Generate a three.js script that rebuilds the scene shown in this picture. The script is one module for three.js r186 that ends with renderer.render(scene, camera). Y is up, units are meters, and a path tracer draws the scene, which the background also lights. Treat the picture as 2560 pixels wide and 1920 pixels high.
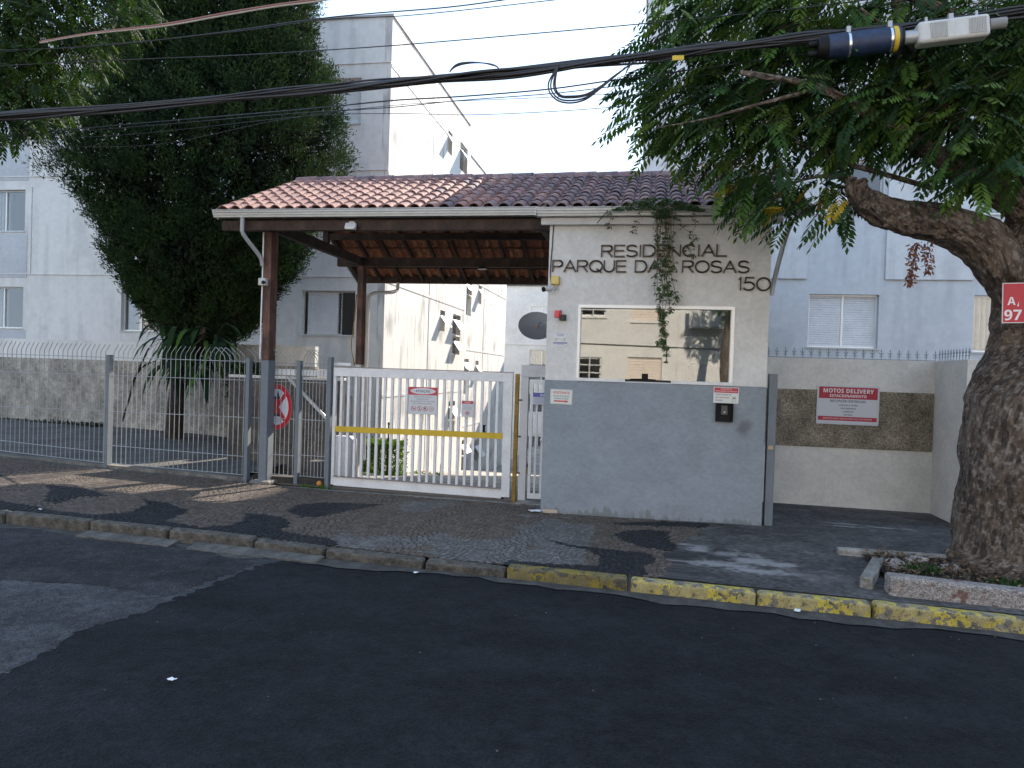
import * as THREE from 'three';
import { mergeGeometries, mergeVertices, toCreasedNormals } from 'three/addons/utils/BufferGeometryUtils.js';
import { RoundedBoxGeometry } from 'three/addons/geometries/RoundedBoxGeometry.js';

// ---------------------------------------------------------------- camera, sky, sun, exposure
const scene = new THREE.Scene();
const FPX = 1850, YAW = 10.4 * Math.PI / 180, PITCH = -Math.atan(27 / FPX), ROLL = 0.032, EYE = 1.95;
const camera = new THREE.PerspectiveCamera(2 * Math.atan(960 / FPX) * 180 / Math.PI, 4 / 3, 0.1, 400);
camera.position.set(0, EYE, 0);
camera.rotation.set(PITCH, YAW, ROLL, 'YXZ');
camera.updateMatrixWorld(true);

const SUN = new THREE.Vector3(0.265, 0.535, -1).normalize();
{
  const W = 512, H = 256, d = new Float32Array(W * H * 4), v = new THREE.Vector3();
  for (let j = 0; j < H; j++) for (let i = 0; i < W; i++) {
    const th = ((i + 0.5) / W - 0.5) * 2 * Math.PI, el = ((j + 0.5) / H - 0.5) * Math.PI;
    v.set(Math.cos(el) * Math.cos(th), Math.sin(el), Math.cos(el) * Math.sin(th));
    const s = Math.max(0, v.y), k = Math.pow(s, 0.55), a = Math.acos(Math.min(1, v.dot(SUN)));
    const glow = 0.15 * Math.exp(-a / 0.26) + 0.03 * Math.exp(-a / 0.9);
    const g = v.y < 0 ? Math.exp(v.y * 3) : 1, o = (j * W + i) * 4;
    d[o] = ((0.30 * (1 - k) + 0.145 * k) + glow * 1.0) * g;
    d[o + 1] = ((0.355 * (1 - k) + 0.226 * k) + glow * 0.98) * g;
    d[o + 2] = ((0.415 * (1 - k) + 0.36 * k) + glow * 0.92) * g;
    d[o + 3] = 1;
  }
  const t = new THREE.DataTexture(d, W, H, THREE.RGBAFormat, THREE.FloatType);
  t.mapping = THREE.EquirectangularReflectionMapping; t.magFilter = t.minFilter = THREE.LinearFilter; t.needsUpdate = true;
  scene.background = t; scene.environment = t;
}
const sun = new THREE.DirectionalLight(0xfff1e0, 3.1);
sun.position.copy(SUN).multiplyScalar(80); sun.castShadow = true;
Object.assign(sun.shadow.camera, { left: -45, right: 45, top: 45, bottom: -45, near: 1, far: 200 });
sun.shadow.mapSize.set(4096, 4096);
scene.add(sun, sun.target);
const renderer = new THREE.WebGLRenderer();
renderer.toneMapping = THREE.LinearToneMapping;
renderer.toneMappingExposure = 4.5;
renderer.shadowMap.enabled = true;

// ---------------------------------------------------------------- helpers
function rng(a) { return () => { a |= 0; a = a + 0x6D2B79F5 | 0; let t = Math.imul(a ^ a >>> 15, 1 | a); t = t + Math.imul(t ^ t >>> 7, 61 | t) ^ t; return ((t ^ t >>> 14) >>> 0) / 4294967296; }; }
const V = (x, y, z) => new THREE.Vector3(x, y, z);
const lerp = (a, b, t) => a + (b - a) * t, clamp = (x, a = 0, b = 1) => Math.min(b, Math.max(a, x));
const ss = (a, b, x) => { const t = clamp((x - a) / (b - a)); return t * t * (3 - 2 * t); };
function pw(tab, x) { for (let i = 1; i < tab.length; i++) if (x <= tab[i][0] || i === tab.length - 1) { const [a, b] = [tab[i - 1], tab[i]]; return lerp(a[1], b[1], clamp((x - a[0]) / (b[0] - a[0]))); } }
// photo pixel (2560 x 1920) -> viewing direction; its distance comes from the plane it is met with
const rayM = new THREE.Matrix4().extractRotation(camera.matrixWorld);
const ray = (px, py) => V((px - 1280) / FPX, -(py - 960) / FPX, -1).applyMatrix4(rayM);
const onZ = (px, py, z) => { const d = ray(px, py); return d.multiplyScalar(z / d.z).add(V(0, EYE, 0)); };
const onX = (px, py, x) => { const d = ray(px, py); return d.multiplyScalar(x / d.x).add(V(0, EYE, 0)); };
const onG = (px, py, fn) => { const d = ray(px, py); let y = 0, p; for (let i = 0; i < 14; i++) { const t = (y - EYE) / d.y; p = V(d.x * t, y, d.z * t); y = fn(p.x, p.z); } return p; };

const used = {};
function numbered(n) { used[n] = (used[n] || 0) + 1; return used[n] === 1 ? n : n + '_' + String(used[n] - 1).padStart(3, '0'); }
const origin = new WeakMap();
function thing(name, label, category, pos, group) {
  const g = new THREE.Group(); g.name = numbered(name); g.position.copy(pos); origin.set(g, pos.clone());
  g.userData = { label, category }; if (group) g.userData.group = group; scene.add(g); return g;
}
function structGroup(name) { const g = new THREE.Group(); g.name = numbered(name); origin.set(g, V(0, 0, 0)); g.userData = { kind: 'structure' }; scene.add(g); return g; }
function part(name, geo, mat, parent, label) {       // geometry given in world metres
  const o = origin.get(parent);
  if (o.x || o.y || o.z) geo.translate(-o.x, -o.y, -o.z);
  const m = new THREE.Mesh(geo, mat); m.name = name; m.castShadow = m.receiveShadow = true;
  if (label) m.userData.label = label;
  origin.set(m, o); parent.add(m); return m;
}
function solo(name, geo, mat, label, category, group) {
  geo.computeBoundingBox(); const b = geo.boundingBox, p = V((b.min.x + b.max.x) / 2, b.min.y, (b.min.z + b.max.z) / 2);
  geo.translate(-p.x, -p.y, -p.z);
  const m = new THREE.Mesh(geo, mat); m.name = numbered(name); m.position.copy(p); m.castShadow = m.receiveShadow = true;
  m.userData = { label, category }; if (group) m.userData.group = group; scene.add(m); return m;
}
function struct(name, geo, mat, kind = 'structure') { const m = new THREE.Mesh(geo, mat); m.name = numbered(name); m.castShadow = m.receiveShadow = true; m.userData = { kind }; scene.add(m); return m; }
// uv in metres from the dominant normal
function uvm(g, s = 1) {
  if (g.index) g = g.toNonIndexed();
  const p = g.attributes.position, n = p.count, uv = new Float32Array(n * 2), a = V(), b = V(), c = V();
  for (let i = 0; i < n; i += 3) {
    a.fromBufferAttribute(p, i); b.fromBufferAttribute(p, i + 1); c.fromBufferAttribute(p, i + 2);
    const nn = b.clone().sub(a).cross(c.clone().sub(a)); const ax = Math.abs(nn.x), ay = Math.abs(nn.y), az = Math.abs(nn.z);
    [a, b, c].forEach((q, k) => { const o = (i + k) * 2; if (ay >= ax && ay >= az) { uv[o] = q.x * s; uv[o + 1] = q.z * s; } else if (ax >= az) { uv[o] = q.z * s; uv[o + 1] = q.y * s; } else { uv[o] = q.x * s; uv[o + 1] = q.y * s; } });
  }
  g.setAttribute('uv', new THREE.BufferAttribute(uv, 2)); return g;
}
const strip = g => { for (const k of Object.keys(g.attributes)) if (!['position', 'normal', 'uv', 'color'].includes(k)) g.deleteAttribute(k); return g; };
function merge(list) { return mergeGeometries(list.map(g => strip(g.index ? g.toNonIndexed() : g)), false); }
// box by extents; r rounds the edges
function BX(x0, x1, y0, y1, z0, z1, r = 0) {
  const w = x1 - x0, h = y1 - y0, d = z1 - z0;
  const g = r ? new RoundedBoxGeometry(w, h, d, 1, Math.min(r, w / 2.01, h / 2.01, d / 2.01)) : new THREE.BoxGeometry(w, h, d);
  g.translate((x0 + x1) / 2, (y0 + y1) / 2, (z0 + z1) / 2); return uvm(g);
}
// beam between two points with a rectangular section (w across, h up)
function beam(a, b, w, h, r = 0) {
  const L = a.distanceTo(b); const g = r ? new RoundedBoxGeometry(w, h, L, 1, r) : new THREE.BoxGeometry(w, h, L);
  let gg = uvm(g); const m = new THREE.Matrix4(); const z = b.clone().sub(a).normalize(); let up = V(0, 1, 0); if (Math.abs(z.y) > 0.99) up = V(0, 0, 1);
  const x = up.clone().cross(z).normalize(); const y = z.clone().cross(x); m.makeBasis(x, y, z); gg.applyMatrix4(m); const c = a.clone().add(b).multiplyScalar(0.5); return gg.translate(c.x, c.y, c.z);
}
function tube(pts, r, seg = 0, rad = 6) { const c = new THREE.CatmullRomCurve3(pts, false, 'centripetal'); return new THREE.TubeGeometry(c, seg || Math.max(1, (pts.length - 1) * 6), r, rad, false).toNonIndexed(); }
function rod(a, b, r, rad = 6) { const g = new THREE.CylinderGeometry(r, r, a.distanceTo(b), rad, 1); g.applyQuaternion(new THREE.Quaternion().setFromUnitVectors(V(0, 1, 0), b.clone().sub(a).normalize())); const c = a.clone().add(b).multiplyScalar(0.5); return g.translate(c.x, c.y, c.z).toNonIndexed(); }
// a tapered, lumpy limb
function limb(pts, radii, rad = 14, lump = 0.08, seed = 1, seg = 5, ridge = 0) {
  const c = new THREE.CatmullRomCurve3(pts, false, 'centripetal'), N = (pts.length - 1) * seg, fr = c.computeFrenetFrames(N, false), P = [], U = [], I = [];
  for (let i = 0; i <= N; i++) {
    const t = i / N, p = c.getPoint(t), q = t * (radii.length - 1), k = Math.min(radii.length - 2, Math.floor(q)), r = lerp(radii[k], radii[k + 1], q - k);
    for (let j = 0; j <= rad; j++) {
      const a = j / rad * 2 * Math.PI, rr = r * (1 + lump * (fbm3(Math.cos(a) * 1.6 + seed * 7, Math.sin(a) * 1.6, t * pts.length * 1.3 + seed) - 0.5) * 2) + (ridge ? ridge * ((1 - Math.abs(2 * fbm3(Math.cos(a) * 5 * r / 0.4 + seed, Math.sin(a) * 5 * r / 0.4, t * c.getLength() * 2.2, 3) - 1)) ** 2 - 0.6) + ridge * 0.9 * (fbm3(Math.cos(a) * 14 * r / 0.4, Math.sin(a) * 14 * r / 0.4 + seed, t * c.getLength() * 8, 2) - 0.5) : 0);
      P.push(p.x + rr * (Math.cos(a) * fr.normals[i].x + Math.sin(a) * fr.binormals[i].x), p.y + rr * (Math.cos(a) * fr.normals[i].y + Math.sin(a) * fr.binormals[i].y), p.z + rr * (Math.cos(a) * fr.normals[i].z + Math.sin(a) * fr.binormals[i].z));
      U.push(a * r, t * c.getLength());
      if (i < N && j < rad) { const o = i * (rad + 1) + j; I.push(o, o + 1, o + rad + 1, o + 1, o + rad + 2, o + rad + 1); }
    }
  }
  const e = P.length / 3, last = c.getPoint(1); P.push(last.x, last.y, last.z); U.push(0, 0); for (let j = 0; j < rad; j++) { const o = N * (rad + 1) + j; I.push(o, o + 1, e); }
  const g = new THREE.BufferGeometry(); g.setAttribute('position', new THREE.Float32BufferAttribute(P, 3)); g.setAttribute('uv', new THREE.Float32BufferAttribute(U, 2)); g.setIndex(I); g.computeVertexNormals(); return g.toNonIndexed();
}
// noise
function h3(x, y, z) { let n = Math.imul(x, 374761393) + Math.imul(y, 668265263) + Math.imul(z, 1274126177) | 0; n = Math.imul(n ^ n >>> 13, 1274126177); return ((n ^ n >>> 16) >>> 0) / 4294967296; }
function vn3(x, y, z) { const X = Math.floor(x), Y = Math.floor(y), Z = Math.floor(z); let fx = x - X, fy = y - Y, fz = z - Z; fx = fx * fx * (3 - 2 * fx); fy = fy * fy * (3 - 2 * fy); fz = fz * fz * (3 - 2 * fz); const L = (k) => lerp(lerp(h3(X, Y, Z + k), h3(X + 1, Y, Z + k), fx), lerp(h3(X, Y + 1, Z + k), h3(X + 1, Y + 1, Z + k), fx), fy); return lerp(L(0), L(1), fz); }
function fbm3(x, y, z, o = 3) { let s = 0, a = 0.5, t = 0; for (let i = 0; i < o; i++) { s += a * vn3(x, y, z); t += a; a *= 0.5; x *= 2.03; y *= 2.03; z *= 2.03; } return s / t; }
function tn(u, v, k, s) { const x = u * k, y = v * k, X = Math.floor(x), Y = Math.floor(y); let fx = x - X, fy = y - Y; fx = fx * fx * (3 - 2 * fx); fy = fy * fy * (3 - 2 * fy); const m = (a) => ((a % k) + k) % k; return lerp(lerp(h3(m(X), m(Y), s), h3(m(X + 1), m(Y), s), fx), lerp(h3(m(X), m(Y + 1), s), h3(m(X + 1), m(Y + 1), s), fx), fy); }
function tf(u, v, k, s, o = 4) { let r = 0, a = 0.5, t = 0; for (let i = 0; i < o; i++) { r += a * tn(u, v, k << i, s + i); t += a; a *= 0.55; } return r / t; }
function tex(W, H, fn, srgb = true, wrap = true) {
  const d = new Uint8Array(W * H * 4);
  for (let j = 0; j < H; j++) for (let i = 0; i < W; i++) { const c = fn((i + 0.5) / W, (j + 0.5) / H, i, j), o = (j * W + i) * 4; if (c.length) { d[o] = clamp(c[0]) * 255; d[o + 1] = clamp(c[1]) * 255; d[o + 2] = clamp(c[2]) * 255; } else d[o] = d[o + 1] = d[o + 2] = clamp(c) * 255; d[o + 3] = 255; }
  const t = new THREE.DataTexture(d, W, H); if (wrap) t.wrapS = t.wrapT = THREE.RepeatWrapping; t.magFilter = THREE.LinearFilter; t.minFilter = THREE.LinearFilter; if (srgb) t.colorSpace = THREE.SRGBColorSpace; t.needsUpdate = true; return t;
}
const rep = (t, m) => { const c = t.clone(); c.repeat.set(1 / m, 1 / m); c.needsUpdate = true; return c; };   // m = metres per tile
const mix3 = (a, b, t) => [lerp(a[0], b[0], t), lerp(a[1], b[1], t), lerp(a[2], b[2], t)];
const C = (r, g, b) => new THREE.Color().setRGB(r, g, b);
const MP = (color, o = {}) => new THREE.MeshPhysicalMaterial({ color, roughness: 0.9, ...o });
const M = (color, o = {}) => new THREE.MeshStandardMaterial({ color, roughness: 0.8, ...o });

// ---------------------------------------------------------------- textures and materials
const T = {};
T.plaster = tex(512, 512, (u, v) => { const a = tf(u, v, 6, 3), b = tf(u, v, 64, 9, 3), s = tf(u * 1, v, 24, 31, 2); const g = 0.90 + 0.10 * (a - 0.5) + 0.09 * (b - 0.5) + 0.03 * (s - 0.5); return [g, g, g * 0.995]; });
T.plasterB = tex(512, 512, (u, v) => 0.5 + 0.5 * (tf(u, v, 96, 5, 3) - 0.5) + 0.2 * (tf(u, v, 12, 8, 2) - 0.5), false);
T.streak = tex(512, 512, (u, v) => { const s = tf(u, v * 0.15, 40, 2, 3), a = tf(u, v, 5, 14), b = tf(u, v, 90, 4, 2); const dk = ss(0.48, 0.78, s * 0.6 + a * 0.45) * 0.24; const g = 0.93 - dk + 0.05 * (b - 0.5); return [g, g * 0.992, g * 0.975]; });
T.streakSoft = tex(512, 512, (u, v) => { const s = tf(u, v * 0.12, 48, 12, 3), a = tf(u, v, 4, 24, 4), b = tf(u, v, 80, 4, 3), p = tf(u, v, 10, 66, 3); const g = 0.93 - ss(0.52, 0.8, s * 0.55 + a * 0.5) * 0.06 - ss(0.58, 0.72, p) * 0.035 + 0.06 * (b - 0.5) + 0.04 * (a - 0.5); return [g, g * 0.995, g * 0.985]; });
T.asphalt = tex(1024, 1024, (u, v) => { const f = tf(u, v, 256, 7, 2), c = tf(u, v, 7, 3, 4), m = tf(u, v, 40, 8, 2); const sp = h3((u * 1024) | 0, (v * 1024) | 0, 5); let g = 0.72 + 0.55 * (f - 0.5) + 0.36 * (c - 0.5) + 0.26 * (m - 0.5) + (sp > 0.985 ? 0.35 : 0); return [g, g, g * 1.01]; });
T.asphaltB = tex(1024, 1024, (u, v) => 0.5 + 0.9 * (tf(u, v, 256, 7, 2) - 0.5) + 0.3 * (tf(u, v, 64, 2, 2) - 0.5), false);
T.conc = tex(512, 512, (u, v) => { const a = tf(u, v, 6, 41), b = tf(u, v, 90, 7, 3), c = tf(u, v, 20, 77, 2); const g = 0.74 + 0.45 * (a - 0.5) + 0.3 * (b - 0.5) + 0.2 * (c - 0.5); return [g, g * 0.985, g * 0.96]; });
T.concB = tex(512, 512, (u, v) => tf(u, v, 60, 17, 4), false);
T.agg = tex(512, 512, (u, v) => { const b = tf(u, v, 100, 21, 2), c = tf(u, v, 5, 12), m = tf(u, v, 45, 4, 2); const t = clamp(0.5 + 1.6 * (b - 0.5) + 0.5 * (m - 0.5)); const q = mix3([0.46, 0.42, 0.36], [0.76, 0.72, 0.65], t); const k = 0.85 + 0.5 * (c - 0.5); return [q[0] * k, q[1] * k, q[2] * k]; });
T.aggB = tex(512, 512, (u, v) => tf(u, v, 100, 21, 2), false);
T.bark = tex(512, 1024, (u, v) => { const f = tf(u, v * 0.5, 40, 5, 3), c = tf(u, v, 6, 3, 3), l = tf(u, v, 34, 60, 3), gr = tf(u, v * 0.25, 24, 19, 2); let q = mix3([0.24, 0.20, 0.17], [0.50, 0.45, 0.40], clamp(0.45 + 1.3 * (f - 0.5) + 0.8 * (c - 0.5))); q = mix3(q, [0.60, 0.59, 0.58], ss(0.50, 0.72, l) * 0.6); q = mix3(q, [0.15, 0.13, 0.11], ss(0.58, 0.78, gr) * 0.5); return q; });
T.barkB = tex(512, 1024, (u, v) => clamp(0.5 + 1.2 * (tf(u, v * 0.4, 30, 5, 4) - 0.5) - ss(0.6, 0.75, tf(u, v * 0.25, 24, 19, 2)) * 0.4), false);
T.wood = tex(256, 1024, (u, v) => { const f = tf(u, v * 0.06, 60, 3, 3), c = tf(u, v, 5, 9, 3); const g = 0.75 + 0.5 * (f - 0.5) + 0.4 * (c - 0.5); return [g, g, g]; });
T.clay = tex(512, 512, (u, v) => { const a = tf(u, v, 8, 6, 4), b = tf(u, v, 70, 3, 3), l = tf(u, v, 16, 90, 3); let q = mix3([0.80, 0.80, 0.80], [1, 1, 1], a); const n = 1 + 0.22 * (b - 0.5); q = mix3(q, [0.55, 0.56, 0.60], ss(0.56, 0.75, l) * 0.7); return [q[0] * n, q[1] * n, q[2] * n]; });
T.kerb = tex(512, 512, (u, v) => { const a = tf(u, v, 16, 6, 4), b = tf(u, v, 120, 3, 3); const g = 0.62 + 0.5 * (a - 0.5) + 0.35 * (b - 0.5); return [g, g * 0.98, g * 0.94]; });
T.yell = tex(512, 512, (u, v) => { const a = tf(u, v, 12, 6, 4), b = tf(u, v, 120, 3, 3), p = tf(u, v, 18, 51, 4), s = tf(u, v * 0.5, 60, 71, 3); const g = 0.47 + 0.4 * (a - 0.5) + 0.3 * (b - 0.5); let q = [g, g * 0.97, g * 0.9]; let y = [0.76, 0.70, 0.30]; y = mix3(y, [0.66, 0.62, 0.44], ss(0.35, 0.6, tf(u, v, 9, 33, 3))); y = mix3(y, [0.52, 0.42, 0.18], ss(0.6, 0.8, s) * 0.7); const n = 1 + 0.2 * (b - 0.5) + 0.25 * (a - 0.5); return mix3(q, [y[0] * n, y[1] * n, y[2] * n], ss(0.40, 0.47, p + 0.12 * (b - 0.5))); });
T.paint = tex(256, 256, (u, v) => { const a = tf(u, v, 6, 3), b = tf(u, v, 50, 9, 3); const g = 0.92 + 0.1 * (a - 0.5) + 0.08 * (b - 0.5); return [g, g, g]; });
T.granite = tex(512, 512, (u, v) => { const b = tf(u, v, 120, 21, 2), c = tf(u, v, 8, 12), m = tf(u, v, 40, 4, 2); let q = mix3([0.42, 0.40, 0.40], [0.85, 0.83, 0.81], clamp(0.6 + 1.4 * (b - 0.5) + 0.7 * (m - 0.5))); q = mix3(q, [0.46, 0.27, 0.22], ss(0.58, 0.72, c) * 0.6); return q; });
T.soil = tex(512, 512, (u, v) => { const b = tf(u, v, 60, 21, 3), c = tf(u, v, 8, 12); return mix3([0.16, 0.12, 0.09], [0.36, 0.29, 0.22], clamp(0.5 + 1.3 * (b - 0.5) + 0.6 * (c - 0.5))); });

const mt = {};
const plas = (col, m = 2.2, b = 0.004) => M(col, { map: rep(T.plaster, m), bumpMap: rep(T.plasterB, m * 0.5), bumpScale: b, roughness: 0.9 });
const stained = (col, m) => M(col, { map: rep(T.streakSoft, m), bumpMap: rep(T.plasterB, 1.3), bumpScale: 0.004, roughness: 0.9 });
mt.boothUp = plas(C(0.72, 0.72, 0.71));
mt.boothLow = plas(C(0.22, 0.255, 0.29), 1.6, 0.006);
mt.bldR = stained(C(0.66, 0.69, 0.73), 7);
mt.bldRp = stained(C(0.73, 0.75, 0.775), 6);
mt.bldL = stained(C(0.78, 0.775, 0.76), 8);
mt.bldLdark = plas(C(0.58, 0.60, 0.63), 3);
mt.bldSide = M(C(0.78, 0.775, 0.76), { map: rep(T.streak, 5), bumpMap: rep(T.plasterB, 1.2), bumpScale: 0.005, roughness: 0.92 });
mt.far = plas(C(0.72, 0.72, 0.71), 4);
mt.wallCream = plas(C(0.78, 0.765, 0.73), 2);
mt.agg = M(C(0.98, 0.96, 0.94), { map: rep(T.agg, 1.1), bumpMap: rep(T.aggB, 1.1), bumpScale: 0.015, roughness: 0.95 });
mt.rough = M(C(0.64, 0.61, 0.555), { map: rep(T.conc, 1.6), bumpMap: rep(T.aggB, 1.6), bumpScale: 0.02, roughness: 0.95 });
mt.greySteel = M(C(0.15, 0.18, 0.21), { map: rep(T.paint, 0.8), roughness: 0.55 });
mt.wire = M(C(0.32, 0.345, 0.365), { roughness: 0.5, metalness: 0.2 });
mt.white = M(C(0.76, 0.76, 0.77), { map: rep(T.paint, 0.9), roughness: 0.45 });
mt.whiteDirty = M(C(0.58, 0.58, 0.58), { map: rep(T.paint, 0.7), roughness: 0.5 });
mt.yellow = M(C(0.62, 0.42, 0.02), { map: rep(T.paint, 0.6), roughness: 0.5 });
mt.rustYellow = M(C(0.50, 0.31, 0.05), { map: rep(T.conc, 0.5), roughness: 0.7 });
mt.alu = M(C(0.72, 0.72, 0.71), { roughness: 0.4, metalness: 0.3 });
mt.gutter = M(C(0.42, 0.44, 0.45), { map: rep(T.paint, 0.7), roughness: 0.38, metalness: 0.35 });
mt.woodDark = M(C(0.085, 0.052, 0.040), { map: rep(T.wood, 0.7), bumpMap: rep(T.wood, 0.7), bumpScale: 0.004, roughness: 0.8 });
mt.woodRed = M(C(0.185, 0.088, 0.064), { map: rep(T.wood, 0.8), bumpMap: rep(T.wood, 0.8), bumpScale: 0.003, roughness: 0.7 });
mt.pvc = M(C(0.7, 0.7, 0.7), { roughness: 0.45 });
mt.room = M(C(0.42, 0.41, 0.39), { roughness: 0.9 });
mt.dark = M(C(0.025, 0.026, 0.03), { roughness: 0.9 });
mt.black = MP(C(0.008, 0.008, 0.009), { roughness: 0.55, specularIntensity: 0.35 });
mt.cable = M(C(0.016, 0.016, 0.02), { roughness: 0.5 });
mt.shutter = M(C(0.82, 0.82, 0.82), { map: rep(T.paint, 1.1), roughness: 0.45 });
mt.pane = new THREE.MeshPhysicalMaterial({ color: C(0.9, 0.92, 0.92), roughness: 0.02, transmission: 1, thickness: 0, ior: 1.9 });
mt.paneMirror = new THREE.MeshPhysicalMaterial({ color: C(0.8, 0.82, 0.8), roughness: 0.015, transmission: 1, thickness: 0, ior: 2.2 });
mt.barkBig = M(C(0.78, 0.74, 0.71), { map: rep(T.bark, 1.1), bumpMap: rep(T.barkB, 1.1), bumpScale: 0.045, roughness: 0.95 });
mt.barkCon = M(C(0.34, 0.27, 0.21), { map: rep(T.bark, 0.6), bumpMap: rep(T.barkB, 0.6), bumpScale: 0.02, roughness: 0.95 });
mt.conc = M(C(0.27, 0.265, 0.25), { map: rep(T.conc, 1.3), bumpMap: rep(T.concB, 0.8), bumpScale: 0.008, roughness: 0.92 });
mt.concL = M(C(0.42, 0.41, 0.39), { map: rep(T.conc, 1.3), bumpMap: rep(T.concB, 0.8), bumpScale: 0.01, roughness: 0.92 });
mt.asphalt = MP(C(0.020, 0.021, 0.024), { specularIntensity: 0.35, map: rep(T.asphalt, 2.6), bumpMap: rep(T.asphaltB, 2.6), bumpScale: 0.007, roughness: 0.86 });
mt.asphaltOld = MP(C(0.095, 0.096, 0.100), { specularIntensity: 0.35, map: rep(T.asphalt, 2.3), bumpMap: rep(T.asphaltB, 2.3), bumpScale: 0.008, roughness: 0.9 });
mt.asphaltMid = MP(C(0.056, 0.057, 0.059), { specularIntensity: 0.35, map: rep(T.asphalt, 2.9), bumpMap: rep(T.asphaltB, 2.9), bumpScale: 0.008, roughness: 0.9 });
mt.kerb = M(C(0.22, 0.207, 0.188), { map: rep(T.kerb, 1), bumpMap: rep(T.concB, 0.6), bumpScale: 0.012, roughness: 0.92 });
mt.kerbY = M(C(0.78, 0.76, 0.72), { map: rep(T.yell, 1), bumpMap: rep(T.concB, 0.6), bumpScale: 0.01, roughness: 0.85 });
mt.granite = M(C(0.66, 0.64, 0.62), { map: rep(T.granite, 0.7), bumpMap: rep(T.concB, 0.5), bumpScale: 0.02, roughness: 0.9 });
mt.soil = M(C(0.32, 0.30, 0.28), { map: rep(T.soil, 0.8), bumpMap: rep(T.concB, 0.5), bumpScale: 0.03, roughness: 1 });
mt.drive = M(C(0.44, 0.43, 0.40), { map: rep(T.conc, 2), bumpMap: rep(T.concB, 1), bumpScale: 0.01, roughness: 0.9 });
const leafM = (vc = true, tr = 0.38) => new THREE.MeshPhysicalMaterial({ color: 0xffffff, vertexColors: vc, roughness: 0.8, transmission: tr, thickness: 0, side: THREE.DoubleSide, ior: 1.3, specularIntensity: 0.35 });
mt.leaf = leafM(); mt.conifer = leafM(true, 0.22);

// ---------------------------------------------------------------- ground
const KZ = -7.25;                                     // street face of the kerb
const yk = x => pw([[-16, 0.40], [-7.23, 0.178], [-4.3, 0.103], [-3.6, 0.065], [-1.9, 0.0], [-1.3, 0.0], [-0.9, 0.012], [3.35, -0.09], [12, -0.31]], x);
const yb = x => pw([[-16, 0.40], [-10.95, 0.26], [-8.9, 0.157], [-6, 0.08], [-4.9, 0.045], [-1.9, 0.02], [1.5, 0.045], [4.3, 0.02], [9, -0.06]], x);
const walkY = (x, z) => lerp(yk(x), yb(x), clamp((KZ - 0.1 - z) / 2.95)) ;
const roadY = (x, z) => pw([[-20, 0.37], [-7.23, 0.04], [3.35, -0.225], [20, -0.65]], x) + 0.012 * (z - KZ);
function sheet(x0, x1, z0, z1, nx, nz, fn, dy = 0) {
  const g = new THREE.PlaneGeometry(x1 - x0, z1 - z0, nx, nz); g.rotateX(-Math.PI / 2); g.translate((x0 + x1) / 2, 0, (z0 + z1) / 2);
  const p = g.attributes.position, uv = g.attributes.uv; for (let i = 0; i < p.count; i++) { p.setY(i, fn(p.getX(i), p.getZ(i)) + dy); uv.setXY(i, p.getX(i), p.getZ(i)); }
  g.computeVertexNormals(); return g;
}
function patchSheet(poly, fn, dy) {                   // irregular sheet laid on the ground
  const s = new THREE.Shape(poly.map(p => new THREE.Vector2(p.x, -p.z))); const g0 = new THREE.ShapeGeometry(s); g0.rotateX(-Math.PI / 2);
  const p = g0.attributes.position, uv = g0.attributes.uv; for (let i = 0; i < p.count; i++) { p.setY(i, fn(p.getX(i), p.getZ(i)) + dy); uv.setXY(i, p.getX(i), p.getZ(i)); } g0.computeVertexNormals(); return g0;
}
struct('ground', sheet(-150, 150, -150, 150, 2, 2, () => -4.2), mt.soil);
struct('road', sheet(-40, 40, KZ - 0.02, 6, 40, 8, roadY), mt.asphalt);
function ragged(pts, amp, seed, step = 0.035) { const r = rng(seed), o = []; pts.forEach((a, i) => { const b = pts[(i + 1) % pts.length], L = a.distanceTo(b), n = Math.max(1, Math.round(L / step)); for (let k = 0; k < n; k++) { const p = a.clone().lerp(b, k / n); p.x += (r() - 0.5) * amp; p.z += (r() - 0.5) * amp; o.push(p); } }); return o; }
const roadP = (x, y) => onG(x, y, roadY);
{
  const edge = [[-60, 1720], [60, 1662], [150, 1612], [190, 1578], [330, 1540], [480, 1482], [560, 1450], [640, 1418], [720, 1398]].map(p => roadP(...p));
  const back = [[650, 1376], [420, 1350], [250, 1326], [0, 1306], [-200, 1290]].map(p => roadP(...p));
  struct('worn_asphalt', patchSheet(ragged([...edge, ...back, V(-9, 0, -3.2)], 0.075, 3), roadY, 0.003), mt.asphaltOld);
  const e2 = [[-80, 1448], [90, 1455], [260, 1466], [360, 1483], [420, 1494], [440, 1482], [560, 1442], [640, 1410], [655, 1385], [420, 1352], [0, 1308], [-160, 1296]].map(p => roadP(...p));
  struct('asphalt_patch', patchSheet(ragged(e2, 0.05, 5), roadY, 0.006), mt.asphaltMid);
}
// gutter strip of old concrete in front of the kerb
{ const a = [], b = [], r = rng(8); for (let x = -16; x <= 12; x += 0.2) { a.push(V(x, 0, KZ + 0.005)); b.push(V(x, 0, KZ + 0.2 + (r() - 0.5) * 0.12 + 0.07 * Math.sin(x * 1.3) + 0.05 * Math.sin(x * 4.1))); } struct('gutter_strip', patchSheet([...b, ...a.reverse()], roadY, 0.009), M(C(0.10, 0.098, 0.095), { map: rep(T.conc, 0.9), bumpMap: rep(T.concB, 0.5), bumpScale: 0.012, roughness: 0.95 })); }
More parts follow.
